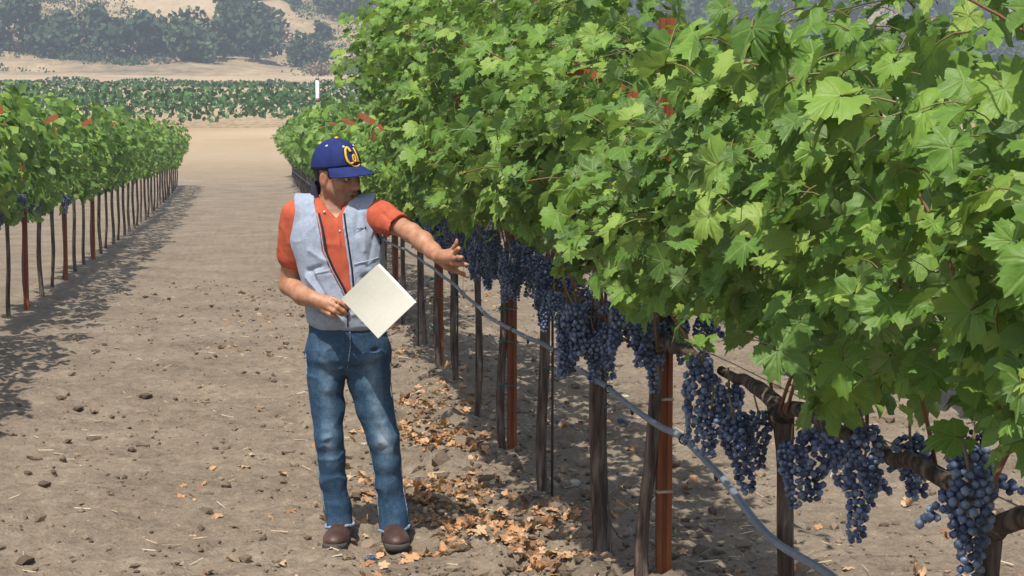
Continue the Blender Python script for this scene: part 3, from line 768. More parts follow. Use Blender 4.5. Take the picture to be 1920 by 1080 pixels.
# ================================================================== PEOPLE (distance fields turned into one surface)
class Vol:
    def __init__(s, lo, hi, h):
        s.h = h; s.lo = np.array(lo, float); s.n = np.ceil((np.array(hi) - s.lo) / h).astype(int) + 1
        s.ax = [s.lo[i] + h * np.arange(s.n[i]) for i in range(3)]
        s.v = np.full(s.n, .25, np.float32)
    def _sl(s, lo, hi):
        r = []
        for i in range(3):
            a = int(max(0, np.floor((lo[i] - s.lo[i]) / s.h))); b = int(min(s.n[i], np.ceil((hi[i] - s.lo[i]) / s.h) + 1))
            if b <= a: return None
            r.append(slice(a, b))
        x, y, z = np.meshgrid(*[s.ax[i][r[i]] for i in range(3)], indexing='ij', sparse=True)
        return tuple(r), x, y, z
    def _u(s, sl, d, k):
        o = s.v[sl]
        if k > 0:
            h = np.maximum(k - np.abs(o - d), 0) / k; s.v[sl] = np.minimum(o, d) - h * h * k * .25
        else: s.v[sl] = np.minimum(o, d)
    def cone(s, a, b, r1, r2, k=.012, sub=False):
        a, b = np.array(a, float), np.array(b, float); m = max(r1, r2) + 2 * k + 3 * s.h
        q = s._sl(np.minimum(a, b) - m, np.maximum(a, b) + m)
        if q is None: return
        sl, x, y, z = q; ab = b - a
        t = np.clip(((x - a[0]) * ab[0] + (y - a[1]) * ab[1] + (z - a[2]) * ab[2]) / max(1e-9, ab @ ab), 0, 1)
        d = np.sqrt((x - a[0] - t * ab[0]) ** 2 + (y - a[1] - t * ab[1]) ** 2 + (z - a[2] - t * ab[2]) ** 2) - (r1 + (r2 - r1) * t)
        if sub: s.v[sl] = np.maximum(s.v[sl], -d)
        else: s._u(sl, d.astype(np.float32), k)
    def chain(s, P, R_, k=.012):
        for i in range(len(P) - 1): s.cone(P[i], P[i + 1], R_[i], R_[i + 1], k)
    def ell(s, c, rad, B=None, k=.012, sub=False):
        c = np.array(c, float); rad = np.array(rad, float); m = rad.max() + 2 * k + 3 * s.h
        q = s._sl(c - m, c + m)
        if q is None: return
        sl, x, y, z = q; B = np.eye(3) if B is None else np.array(B)      # rows = axes
        p = [(x - c[0]) * B[i][0] + (y - c[1]) * B[i][1] + (z - c[2]) * B[i][2] for i in range(3)]
        k0 = np.sqrt(sum((p[i] / rad[i]) ** 2 for i in range(3))); k1 = np.sqrt(sum((p[i] / rad[i] ** 2) ** 2 for i in range(3)))
        d = k0 * (k0 - 1) / np.maximum(k1, 1e-6)
        if sub:
            o = s.v[sl]; h = np.maximum(k - np.abs(o + d), 0) / k; s.v[sl] = np.maximum(o, -d) + h * h * k * .25
        else: s._u(sl, d.astype(np.float32), k)
    def loft(s, L, k=.012, p=2.3, grow=0.0):
        """L rows: z, cx, cy, a, b"""
        L = np.array(sorted(map(tuple, L))); zz = s.ax[2]; z0, z1 = L[0, 0], L[-1, 0]
        m = .03; q = s._sl((L[:, 1].min() - L[:, 3].max() - m, L[:, 2].min() - L[:, 4].max() - m, z0 - m), (L[:, 1].max() + L[:, 3].max() + m, L[:, 2].max() + L[:, 4].max() + m, z1 + m))
        sl, x, y, z = q; zc = z.ravel(); I = [crspline(L[:, 0], L[:, j], np.clip(zc, z0, z1))[None, None] for j in range(1, 5)]
        a, b = I[2] + grow, I[3] + grow
        rho = (np.abs((x - I[0]) / a) ** p + np.abs((y - I[1]) / b) ** p) ** (1 / p)
        d = (rho - 1) * np.minimum(a, b); d = np.maximum(d, np.maximum(z - z1, z0 - z))
        s._u(sl, d.astype(np.float32), k)
    def cut(s, fn):
        x, y, z = np.meshgrid(*s.ax, indexing='ij', sparse=True); s.v = np.maximum(s.v, fn(x, y, z).astype(np.float32))
    def mesh(s):
        v = s.v; ins = v < 0
        c = [v[i:v.shape[0] - 1 + i, j:v.shape[1] - 1 + j, k:v.shape[2] - 1 + k] for i in (0, 1) for j in (0, 1) for k in (0, 1)]
        ci = [q < 0 for q in c]; al = np.logical_and.reduce(ci); an = np.logical_or.reduce(ci); act = an & ~al
        idx = np.argwhere(act); id3 = np.full(act.shape, -1, np.int64); id3[act] = np.arange(len(idx))
        cv = np.stack([q[act] for q in c], 1); off = np.array([(i, j, k) for i in (0, 1) for j in (0, 1) for k in (0, 1)], float)
        S = np.zeros((len(idx), 3)); W = np.zeros(len(idx))
        for a in range(8):
            for b in range(a + 1, 8):
                if np.abs(off[a] - off[b]).sum() != 1: continue
                m = (cv[:, a] < 0) != (cv[:, b] < 0); t = cv[:, a] / np.where(m, cv[:, a] - cv[:, b], 1)
                S += np.where(m[:, None], off[a] + t[:, None] * (off[b] - off[a]), 0); W += m
        P = s.lo + s.h * (idx + S / W[:, None]); Fc = []
        for ax in range(3):
            o1, o2 = [(1, 2), (2, 0), (0, 1)][ax]
            A = [slice(None)] * 3; A[ax] = slice(0, -1); Bq = [slice(None)] * 3; Bq[ax] = slice(1, None)
            ch = ins[tuple(A)] != ins[tuple(Bq)]; e = np.argwhere(ch)
            e = e[(e[:, o1] > 0) & (e[:, o2] > 0) & (e[:, o1] < v.shape[o1] - 1) & (e[:, o2] < v.shape[o2] - 1)]
            first = ins[tuple(e.T)]
            def cid(d1, d2):
                q = e.copy(); q[:, o1] -= d1; q[:, o2] -= d2; return id3[tuple(q.T)]
            q = np.stack([cid(1, 1), cid(0, 1), cid(0, 0), cid(1, 0)], 1); q[~first] = q[~first][:, ::-1]; Fc.append(q)
        return P, np.concatenate(Fc)
def normals(V, F_):
    n = np.cross(V[F_[:, 2]] - V[F_[:, 0]], V[F_[:, 3]] - V[F_[:, 1]]); o = np.zeros_like(V)
    for k in range(4): np.add.at(o, F_[:, k], n)
    return o / (np.linalg.norm(o, axis=1)[:, None] + 1e-12)
def relax(V, F_, it=2, w=.5):
    for _ in range(it):
        s = np.zeros_like(V); c = np.zeros(len(V))
        for a in range(4):
            for b in (1, 3): np.add.at(s, F_[:, a], V[F_[:, (a + b) % 4]]); np.add.at(c, F_[:, a], 1)
        V = V * (1 - w) + w * s / np.maximum(c, 1)[:, None]
    return V
def seg_d(V, a, b):
    a, b = np.array(a), np.array(b); ab = b - a; t = np.clip(((V - a) @ ab) / max(ab @ ab, 1e-9), 0, 1)
    return np.linalg.norm(V - a - t[:, None] * ab, axis=1)
def folds(V, F_, L, amp_noise=.0015, sc=22, seed=1):
    nn = normals(V, F_)
    d = amp_noise * fbm(V[:, 0] * sc, V[:, 1] * sc, V[:, 2] * sc * .6, o=3, seed=seed)
    rid = (1 - np.abs(fbm(V[:, 0] * 7 + seed, V[:, 1] * 7, V[:, 2] * 9, o=2, seed=seed + 50))) ** 4
    d = d + amp_noise * 1.7 * (rid - .35)
    for a, b, w, am in L:
        q_ = seg_d(V, a, b); d = d + am * (.6 * np.exp(-(q_ / w) ** 2) + .7 * np.exp(-q_ / (w * .45)))
    return V + nn * d[:, None]
def skin_head(v, C, f, s_, u, sc=1.0, mouth=.010):
    """f forward, s_ towards the subject's right, u up"""
    B = np.array([f, s_, u]); P = lambda a, b, c: C + sc * (a * f + b * s_ + c * u)
    v.ell(P(-.012, 0, .035), np.array([.098, .076, .095]) * sc, B, .02)
    v.ell(P(.030, 0, -.030), np.array([.064, .060, .080]) * sc, B, .03)
    v.ell(P(.052, 0, -.085), np.array([.034, .034, .028]) * sc, B, .03)       # chin
    for q in (-1, 1):
        v.cone(P(.004, q * .056, -.045), P(.055, q * .026, -.092), .016 * sc, .014 * sc, .03)      # jaw line
        v.ell(P(.060, q * .040, -.024), np.array([.022, .020, .017]) * sc, B, .02)                 # cheek bone
        v.cone(P(.084, q * .012, .016), P(.066, q * .048, .012), .010 * sc, .008 * sc, .012)       # brow
        v.ell(P(.086, q * .031, -.004), np.array([.012, .015, .009]) * sc, B, .008, True)          # eye socket
        v.ell(P(-.006, q * .079, -.012), np.array([.019, .008, .033]) * sc, np.array([f * .97 + s_ * q * -.25, s_ * q * .97 + f * .25 * q, u]), .006)   # ear
        v.ell(P(.000, q * .089, -.006), np.array([.009, .007, .017]) * sc, B, .004, True)
        v.ell(P(.100, q * .011, -.044), np.array([.012, .008, .008]) * sc, B, .008)                # nostril wing
    v.cone(P(.088, 0, .008), P(.108, 0, -.034), .009 * sc, .0115 * sc, .014)                       # nose
    v.ell(P(.112, 0, -.038), np.array([.011, .010, .009]) * sc, B, .008)
    v.cone(P(.090, -.020, -.066), P(.090, .020, -.066), .0065 * sc, .0065 * sc, .008)              # upper lip
    v.cone(P(.084, -.017, -.083 - mouth * .3), P(.084, .017, -.083 - mouth * .3), .007 * sc, .007 * sc, .008)
    v.ell(P(.098, 0, -.0745), np.array([.018, .019, mouth * .55]) * sc, B, .003, True)
def fingers(v, chains, k=.006):
    for P, R_ in chains: v.chain(P, R_, k)

def skin_material():
    m, nt, b, out = nodes('skin')
    co = coords(nt, 'Object'); n = noise(nt, co, 28, 5, .6)
    c = ramp(nt, n, [(.25, (.30, .130, .070)), (.5, (.42, .205, .115)), (.75, (.52, .275, .165))])
    at = N(nt, 'ShaderNodeAttribute', attribute_name='tint')
    c = mixc(nt, mth(nt, 'MULTIPLY', at.outputs['Fac'], .7), c, (.42, .11, .075))
    st = N(nt, 'ShaderNodeAttribute', attribute_name='stubble')
    c = mixc(nt, mth(nt, 'MULTIPLY', st.outputs['Fac'], .50), c, (.16, .10, .075))
    nt.links.new(c, b.inputs['Base Color']); b.inputs['Roughness'].default_value = .5
    b.inputs['Subsurface Weight'].default_value = .12; b.inputs['Subsurface Radius'].default_value = (.012, .005, .003); b.inputs['Subsurface Scale'].default_value = 1.0
    bump(nt, b, noise(nt, co, 260, 3), .12, .002)
    return m
MAT['skin'] = skin_material()
def denim():
    m, nt, b, out = nodes('denim')
    co = coords(nt, 'Object'); n = noise(nt, co, 40, 6, .7); n2 = noise(nt, coords(nt, 'Object', (1, 1, .25)), 30, 4, .7)
    at = N(nt, 'ShaderNodeAttribute', attribute_name='fade')
    f = mth(nt, 'ADD', at.outputs['Fac'], mth(nt, 'ADD', mth(nt, 'MULTIPLY', mth(nt, 'SUBTRACT', n, .5), .45), mth(nt, 'MULTIPLY', mth(nt, 'SUBTRACT', n2, .5), .3)))
    f = mth(nt, 'ADD', f, mth(nt, 'MULTIPLY', mth(nt, 'SUBTRACT', noise(nt, co, 150, 3, .7), .5), .55))
    nt.links.new(ramp(nt, f, [(.0, (.012, .030, .062)), (.3, (.036, .080, .140)), (.6, (.105, .170, .240)), (1, (.30, .355, .40))]), b.inputs['Base Color'])
    b.inputs['Roughness'].default_value = .9; b.inputs['Specular IOR Level'].default_value = .2
    bump(nt, b, noise(nt, co, 190, 3), .3, .003)
    return m
MAT['denim'] = denim()
MAT['hem'] = simple('worn_denim_hem', [(.35, (.08, .13, .20)), (.55, (.26, .33, .42)), (.75, (.50, .56, .62))], 90, .9)
MAT['fleece'] = simple('heather_fleece', [(.3, (.29, .34, .43)), (.7, (.39, .445, .54))], 60, .95, .5, 160, spec=.15, sheen=.15, bdist=.006)
MAT['fleece_edge'] = simple('pale_seam', [(.3, (.44, .49, .57)), (.7, (.56, .61, .68))], 60, .9)
MAT['navy'] = simple('navy_trim', [(.3, (.006, .008, .022)), (.7, (.014, .018, .040))], 40, .9, .2)
MAT['cap'] = simple('navy_cap_twill', [(.3, (.010, .020, .105)), (.7, (.017, .030, .14))], 30, .8, .35, 260, spec=.25, bdist=.003)
MAT['gold'] = simple('gold_thread', [(.3, (.72, .40, .03)), (.7, (.85, .53, .06))], 60, .6)
MAT['capdark'] = simple('dark_thread', [(.3, (.008, .008, .02)), (.7, (.016, .014, .02))], 30, .8)
MAT['eyelet'] = simple('eyelet_thread', [(.3, (.62, .60, .55)), (.7, (.75, .72, .66))], 60, .7)
MAT['orange'] = simple('orange_pique', [(.3, (.42, .082, .042)), (.7, (.52, .118, .062))], 26, .9, .3, 220, spec=.2, bdist=.003)
MAT['brownleather'] = simple('brown_leather', [(.3, (.045, .020, .014)), (.6, (.075, .036, .026)), (.85, (.15, .09, .06))], 14, .5, .3, 60)
MAT['sole'] = simple('rubber_sole', [(.3, (.035, .030, .027)), (.8, (.085, .072, .062))], 22, .8, .2)
MAT['hair'] = simple('dark_hair', [(.3, (.008, .006, .005)), (.8, (.03, .02, .015))], 60, .6, .5, 140)
MAT['folder'] = simple('cream_card', [(.3, (.52, .50, .42)), (.7, (.59, .57, .49))], 5, .75, .1, 60)
MAT['paper'] = simple('white_paper', [(.3, (.76, .75, .70)), (.7, (.84, .83, .79))], 40, .8)
MAT['eyewhite'] = simple('eye_white', [(.3, (.6, .57, .53)), (.7, (.66, .62, .58))], 20, .3)
MAT['button'] = simple('pearl_button', [(.3, (.7, .68, .62)), (.7, (.8, .78, .72))], 20, .35)
MAT['pinkshade'] = simple('fingernail', [(.3, (.55, .30, .22)), (.7, (.62, .36, .27))], 20, .35)

O1 = on_z(690, 1030, 0.0); EX = _R.copy(); EY = np.array([math.sin(YAW), math.cos(YAW), 0])
BD = .17
def M(px, py, dy=BD):
    r = ray(px, py); t = ((O1 - _C) @ EY + dy) / (r @ EY); P = _C + r * t - O1
    return np.array([P @ EX, P @ EY, P[2]])
man = thing('person', 'man in navy cap, grey vest and jeans reaching one arm toward the grapes', 'person', tuple(O1), rotz=-YAW)

# head frame
hf = np.array([math.sin(math.radians(54)), -math.cos(math.radians(54)), 0]); hs = np.array([-math.cos(math.radians(54)), -math.sin(math.radians(54)), 0]); hu = np.array([0, 0, 1.0])
def rot(a, axis, v): return np.array(Matrix.Rotation(a, 3, Vector(axis)) @ Vector(v))
hp = math.radians(6)
hf2 = hf * math.cos(hp) - hu * math.sin(hp); hu2 = hu * math.cos(hp) + hf * math.sin(hp); hf, hu = hf2, hu2
rl = math.radians(-4); hs2 = hs * math.cos(rl) + hu * math.sin(rl); hu = hu * math.cos(rl) - hs * math.sin(rl); hs = hs2
HC = M(633, 328, BD + .0)
HSC = 1.04
shL, elL, wrL = M(702, 398, BD + .0), M(772, 437, BD - .17), M(823, 481, BD - .36)
shR, elR, wrR = M(556, 405, BD + .02), M(543, 535, BD + .09), M(590, 561, BD - .15)
skin = Vol((-.50, -.42, -.01), (.58, .42, 1.80), .0046)
torso_L = [(M(640, y)[2], M(cx, y)[0], BD + cy, a, b) for y, cx, a, b, cy in [(368, 628, .050, .042, .025), (378, 628, .085, .050, .025), (394, 628, .135, .066, .02), (418, 628, .160, .085, .012), (450, 631, .172, .105, .005), (520, 641, .150, .100, 0), (580, 648, .145, .098, 0), (635, 655, .130, .085, 0)]]
skin.loft(torso_L, .02)
skin.cone(M(628, 385, BD + .02), M(625, 350, BD + .012), .055, .054, .03)
skin_head(skin, HC, hf, hs, hu, HSC)
skin.chain([shL, M(742, 420, BD - .09), elL], [.052, .043, .038], .02)
skin.chain([elL, M(793, 453, BD - .235), M(812, 471, BD - .31), wrL], [.039, .0405, .032, .0265], .02)
skin.chain([shR, elR], [.055, .042], .02); skin.chain([elR, M(568, 553, BD - .05), wrR], [.043, .042, .030], .02)
for hip, kn, an in ((M(618, 655), M(617, 820), M(637, 990)), (M(694, 655), M(719, 822), M(739, 995))):
    skin.chain([hip, kn, an], [.06, .034, .028], .02)
# left hand: back of the hand to us, index pointing, thumb below, little finger raised
d0 = BD - .36
kI, kM, kR, kP = M(849, 494, d0 - .055), M(851, 485, d0 - .065), M(850, 476.5, d0 - .062), M(846, 470, d0 - .050)
for q, rr in ((kI, .0125), (kM, .0130), (kR, .012), (kP, .0108)): skin.cone(wrL * .75 + q * .25, q, .0165, rr, .014)
skin.cone(wrL, (kM + kR) / 2, .026, .013, .016)
tb = M(838, 499, d0 - .01)
fingers(skin, [([kI, M(862, 495.5, d0 - .075), M(871, 496, d0 - .082), M(877, 496.5, d0 - .088)], [.0108, .0098, .0088, .0074]),
               ([kM, M(860, 482, d0 - .105), M(865, 483, d0 - .125), M(864, 486, d0 - .120)], [.0110, .0100, .0090, .0078]),
               ([kR, M(856, 470, d0 - .098), M(860, 466, d0 - .118), M(861, 467, d0 - .124)], [.0105, .0095, .0088, .0076]),
               ([kP, M(852, 462, d0 - .070), M(856, 456, d0 - .078), M(856.5, 450, d0 - .080)], [.0095, .0085, .0078, .0066]),
               ([M(829, 491, d0), tb, M(852, 506, d0 + .0), M(866, 512, d0 - .005), M(877, 518.5, d0 - .01)], [.018, .0165, .0125, .0108, .0085])])
# right hand: fingers over the front of the folder edge, thumb behind it
d1 = BD - .15
jI, jM, jR, jP = M(621, 559, d1 - .035), M(617, 567, d1 - .045), M(612, 575.5, d1 - .042), M(607, 583, d1 - .030)
for q, rr in ((jI, .0125), (jM, .0130), (jR, .012), (jP, .0108)): skin.cone(wrR * .72 + q * .28, q, .0165, rr, .014)
skin.cone(wrR, (jM + jR) / 2, .026, .013, .016)
fingers(skin, [([jI, M(638, 566, d1 - .058), M(650, 573, d1 - .063), M(658, 578.5, d1 - .062)], [.0108, .0098, .0088, .0075]),
               ([jM, M(633, 576, d1 - .072), M(644, 583, d1 - .070), M(651, 588, d1 - .062)], [.0110, .0100, .0090, .0076]),
               ([jR, M(626, 583, d1 - .072), M(635, 587, d1 - .065), M(642, 591, d1 - .056)], [.0105, .0096, .0088, .0076]),
               ([jP, M(618, 589, d1 - .055), M(626, 592, d1 - .052), M(632, 594, d1 - .046)], [.0095, .0086, .0080, .0068]),
               ([wrR * .6 + jI * .4, M(617, 560, d1 + .00), M(634, 566, d1 + .006), M(648, 571, d1 - .004)], [.018, .0145, .0118, .0095])])
V, F_ = skin.mesh(); V = relax(V, F_, 1, .5)
lip = np.exp(-(seg_d(V, HC + HSC * (.092 * hf - .02 * hs - .075 * hu), HC + HSC * (.092 * hf + .02 * hs - .075 * hu)) / .010) ** 2)
ear = np.exp(-(np.linalg.norm(V - (HC + HSC * (-.006 * hf + .084 * hs - .012 * hu)), axis=1) / .025) ** 2) * .7
kn = sum(np.exp(-(np.linalg.norm(V - q, axis=1) / .014) ** 2) for q in (kI, kM, kR, kP, jI, jM, jR, jP, M(877, 497, d0 - .085), M(877, 518, d0), M(856, 451, d0 - .08), M(658, 578, d1 - .06))) * .45
hc = (V - HC) / HSC; stub = sstep(-.035, -.062, hc @ hu) * sstep(-.02, .03, hc @ hf) * sstep(-.17, -.12, hc @ hu) * (np.linalg.norm(hc, axis=1) < .17)
link('body', mesh('body', V, F_, MAT['skin'], attrs={'tint': np.clip(lip + ear + kn, 0, 1), 'stubble': stub}), man)
# eyes, brows
for q in (-1, 1):
    b = MB(); iv, if_ = ico(2); b.add(iv * .0125 * HSC + HC + HSC * (.074 * hf + q * .031 * hs - .004 * hu), if_); e = b.build('eye', MAT['eyewhite'], man)
    b = MB(); b.add(iv * .006 * HSC + HC + HSC * (.0815 * hf + q * .031 * hs - .005 * hu), if_); b.build('iris', MAT['hair'], e)
    b = MB(); b.tube([HC + HSC * (x * hf + q * y * hs + z * hu) for x, y, z in ((.096, .014, .019), (.092, .030, .024), (.078, .047, .020))], [.004, .0045, .002], 6); b.build('eyebrow', MAT['hair'], man)
# hair under the cap: back of the head and sideburns
hv = Vol(HC - .16, HC + .16, .005)
hv.ell(HC + HSC * (-.012 * hf + .034 * hu), np.array([.1035, .0815, .100]) * HSC, np.array([hf, hs, hu]), 0)
def haircut(x, y, z):
    a = ((x - HC[0]) * hf[0] + (y - HC[1]) * hf[1] + (z - HC[2]) * hf[2]) / HSC; u_ = ((x - HC[0]) * hu[0] + (y - HC[1]) * hu[1] + (z - HC[2]) * hu[2]) / HSC
    lower = np.where(a > .012, -.012 - u_, np.where(a > -.035, .022 - u_, -.048 - u_))
    return np.maximum(np.maximum(u_ - .05, lower), a - .034)
hv.cut(haircut); V, F_ = hv.mesh(); link('hair', mesh('hair', relax(V, F_, 1), F_, MAT['hair']), man)

# ---- jeans
jl = Vol((-.42, -.05, .02), (.24, .42, 1.10), .0046)
RL = [M(611, 662), M(611, 715), M(614, 765), M(617, 820, BD - .02), M(622, 865, BD - .01), M(625, 902), M(633, 950, BD + .015), M(637, 984, BD + .005)]
LL = [M(692, 662), M(692, 712), M(703, 765), M(719, 822, BD - .02), M(725, 865, BD - .01), M(729, 905), M(737, 955, BD + .015), M(739, 990, BD + .0)]
jl.chain(RL, [.082, .077, .069, .062, .056, .053, .056, .058], .02)
jl.chain(LL, [.088, .088, .076, .067, .060, .056, .061, .064], .02)
jl.loft([(M(650, y)[2], M(cx, y)[0], BD + .005, a, b) for y, cx, a, b in [(590, 648, .150, .105), (615, 650, .160, .115), (640, 652, .172, .120), (670, 652, .170, .118), (700, 652, .10, .07)]], .03)
def jcut(x, y, z):
    zr, zl = M(637, 984)[2] , M(739, 990)[2]
    return np.where(x < M(690, 900)[0], zr + .10 * (x - M(637, 984)[0]) - z, zl + .13 * (x - M(739, 990)[0]) - z)
jl.cut(jcut)
V, F_ = jl.mesh(); V = relax(V, F_, 1)
def pm(*q): return M(q[0], q[1], q[2] if len(q) > 2 else BD - .09)
FL = []
for a, b, w, am in [((622, 655), (650, 690), .012, -.012), ((630, 668), (652, 697), .010, .008), ((660, 668), (715, 655), .012, -.014), ((664, 676), (728, 668), .012, .009), ((660, 690), (705, 684), .010, -.008),
                    ((600, 668), (640, 684), .010, -.007), ((612, 700), (640, 690), .010, .006), ((690, 700), (735, 682), .010, -.006),
                    ((600, 815), (643, 803), .010, -.009), ((603, 826), (640, 812), .009, .008), ((604, 838), (640, 850), .014, .006), ((612, 735), (640, 800), .014, .006), ((600, 740), (625, 815), .012, -.005),
                    ((700, 770), (745, 815), .016, .007), ((695, 790), (735, 840), .014, -.006), ((690, 750), (712, 830), .012, .005), ((722, 800), (748, 842), .014, .006), ((706, 850), (748, 835), .012, -.006),
                    ((606, 880), (640, 905), .012, -.006), ((608, 900), (630, 945), .012, .007), ((640, 880), (645, 940), .010, -.006), ((615, 950), (655, 962), .009, -.010), ((612, 965), (660, 958), .008, .009), ((650, 945), (662, 972), .010, .008),
                    ((712, 900), (738, 955), .012, .006), ((740, 870), (752, 945), .012, -.005), ((715, 962), (762, 968), .009, -.010), ((712, 974), (765, 960), .008, .009), ((735, 930), (760, 965), .010, .006), ((720, 930), (722, 975), .010, -.006)]:
    FL.append((pm(*a), pm(*b), w, am * 1.05))
V = folds(V, F_, FL, .0030, 17, 4)
fade = np.full(len(V), .27)
front = sstep(BD + .02, BD - .05, V[:, 1])
for a, b, w, am in [((612, 680), (617, 810), .034, .30), ((696, 690), (719, 830), .040, .36), ((618, 835), (619, 860), .030, .42), ((722, 830), (727, 900), .035, .28), ((596, 650), (640, 655), .03, .15), ((680, 668), (728, 664), .02, .22), ((620, 900), (634, 950), .02, .12)]:
    fade = fade + 1.1 * am * front * np.exp(-(seg_d(V, pm(*a), pm(*b)) / w) ** 2)
jeans = link('jeans', mesh('jeans', V, F_, MAT['denim'], attrs={'fade': fade}), man)
def ring(c, rx, ry, tilt, r, name, mat, parent, n=40, wob=.003, seed=0):
    a = np.linspace(0, 2 * math.pi, n + 1); x = rx * np.cos(a); y = ry * np.sin(a)
    b = MB(); b.tube(np.stack([c[0] + x, c[1] + y, c[2] + tilt * x + wob * np.sin(5 * a + seed)], 1), r, 6, False); return b.build(name, mat, parent)
ring(M(637, 984, BD + .005), .060, .060, .10, .0068, 'hem', MAT['hem'], jeans); ring(M(739, 990), .066, .066, .13, .0060, 'hem', MAT['hem'], jeans, seed=2)
for pts_ in ([(579, 660), (581, 715), (586, 765), (590, 820), (597, 865), (601, 902), (610, 950), (614, 980)], [(733, 662), (731, 712), (735, 765), (747, 822), (750, 865), (753, 905), (762, 955), (766, 984)], [(655, 715), (671, 765), (690, 822), (698, 865), (704, 905), (711, 955), (713, 984)]):
    b = MB(); vt = np.array([v_.co[:] for v_ in jeans.data.vertices]); P = []
    for px, py in pts_:
        q_ = M(px, py); dd = np.linalg.norm((vt - q_) * [1, .35, 1], axis=1); P.append(vt[np.argmin(dd)] + [0, -.001, 0])
    b.tube(P, .0022, 5); b.build('leg_seam', MAT['hem'], jeans)
b = MB(); b.tube([M(656, 622, BD - .127), M(657, 650, BD - .125), M(654, 672, BD - .117), M(651, 690, BD - .085)], .0028, 5); b.build('fly_seam', MAT['hem'], jeans)

# ---- shoes
def shoe(ax, toe_dir, L, parent, mat=None, w=1.0, upper='shoe_upper'):
    """ax: ankle ground point (x, y), toe_dir unit 2-vector"""
    t = np.array([toe_dir[0], toe_dir[1], 0.0]); t /= np.linalg.norm(t); s_ = np.array([-t[1], t[0], 0]); o = np.array([ax[0], ax[1], 0.0])
    P = lambda a, b, c: o + a * t + b * s_ + np.array([0, 0, c])
    B = np.array([t, s_, [0, 0, 1]])
    v = Vol(o + [-.30, -.30, -.01], o + [.30, .30, .22], .0048)
    v.ell(P(L - .125, 0, .034), (.078, .051 * w, .037), B, .0); v.ell(P(L - .20, 0, .040), (.090, .043 * w, .042), B, .03)
    v.ell(P(-.02, 0, .055), (.060, .042 * w, .060), B, .03); v.cone(P(.0, 0, .06), P(-.005, 0, .11), .036 * w, .034 * w, .03)
    v.cut(lambda x, y, z: .022 - z)
    V, F_ = v.mesh(); u_ = link(upper, mesh(upper, relax(V, F_, 1), F_, mat or MAT['brownleather']), parent)
    V = []; n = 36
    for z, g in ((.0, -.003), (.006, .004), (.022, .004), (.028, .001)):
        for k in range(n):
            a = 2 * math.pi * k / n; ca, sa = math.cos(a), math.sin(a)
            c = (L - .125 if ca > 0 else -.02); l = (.082 if ca > 0 else .064) + g
            hwid = np.interp(ca, [-1, -.3, .2, .7, 1], [.040, .042, .044, .053, .053]) * w + g
            V.append(P(c + l * np.sign(ca) * abs(ca) ** .8 if True else 0, hwid * np.sign(sa) * abs(sa) ** .75, z))
    F_ = [(r_ * n + k, r_ * n + (k + 1) % n, (r_ + 1) * n + (k + 1) % n, (r_ + 1) * n + k) for r_ in range(3) for k in range(n)] + [tuple(range(n - 1, -1, -1)), tuple(range(3 * n, 4 * n))]
    link('sole', mesh('sole', V, F_, MAT['sole']), u_)
    return u_
toeR, toeL = M(633, 1026, 0), M(750, 1034, 0)
shoe((M(638, 985, BD)[0], toeR[1] + .175), (-.05, -1), .255, man, w=1.08)
shoe((M(738, 990, BD)[0], toeL[1] + .165), (.16, -1), .255, man, w=1.10)

# ---- polo shirt and vest
vest_L = [(M(640, y)[2], M(cx, y)[0], BD + cy, a, b) for y, cx, a, b, cy in [(364, 627, .070, .060, .025), (371, 628, .125, .078, .022), (382, 629, .172, .092, .018), (400, 629, .188, .108, .012), (425, 629, .196, .120, .006), (455, 632, .200, .127, .002), (500, 639, .186, .130, 0), (540, 644, .176, .131, 0), (580, 648, .172, .132, 0), (600, 650, .168, .129, 0), (611, 651, .155, .120, 0), (616, 651, .140, .108, 0)]]
def front_y(L, x, z, p=2.3, grow=0.0):
    L = np.array(sorted(map(tuple, L))); I = [crspline(L[:, 0], L[:, j], np.array([z]))[0] for j in range(1, 5)]
    q = max(0., 1 - abs((x - I[0]) / (I[2] + grow)) ** p); return I[1] - (I[3] + grow) * q ** (1 / p)
def on_front(px, py, L, grow=0.0, out=0.0):
    q = M(px, py, BD - .1)
    for _ in range(3): q = M(px, py, front_y(L, q[0], q[2], grow=grow) - out)
    return q
sv = Vol((-.42, -.22, .80), (.36, .36, 1.62), .0048)
sv.loft(vest_L, .01, grow=-.014)
slv = [M(694, 399, BD + .005), M(716, 407, BD - .045), M(751, 427, BD - .125)]
sv.chain(slv, [.066, .061, .061], .03)
sv.chain([shR, shR * .45 + elR * .55], [.070, .070], .03)
ad = slv[2] - slv[1]; ad /= np.linalg.norm(ad); ec = M(749, 430, BD - .12)
sv.cut(lambda x, y, z: np.where((x > M(712, 400)[0]), (x - ec[0]) * ad[0] + (y - ec[1]) * ad[1] + (z - ec[2]) * ad[2], -1.0))
sv.cone(ec - ad * .035, ec + ad * .03, .053, .056, 0, True)
vx = [M(599, 384)[0], M(633, 409)[0], M(648, 386)[0]]; vz = M(633, 409)[2]
sv.cut(lambda x, y, z: np.where(y < BD - .0, np.minimum(np.minimum((z - vz) - (np.abs(x - vx[1] + (z - vz) * .12)) * 1.35, .02), .02), -1.0))
sv.cone(M(628, 390, BD + .02), M(624, 340, BD + .01), .066, .066, 0, True)
V, F_ = sv.mesh(); V = relax(V, F_, 1)
V = folds(V, F_, [(on_front(625, 425, vest_L), on_front(640, 520, vest_L), .01, .004), (M(715, 435, BD - .1), M(735, 415, BD - .16), .010, -.008), (M(722, 448, BD - .1), M(745, 430, BD - .18), .010, .006), (M(712, 425, BD - .1), M(722, 395, BD - .12), .012, .006), (M(718, 400, BD - .12), M(742, 425, BD - .18), .010, -.005)], .002, 24, 9)
polo = link('polo_shirt', mesh('polo_shirt', V, F_, MAT['orange']), man)
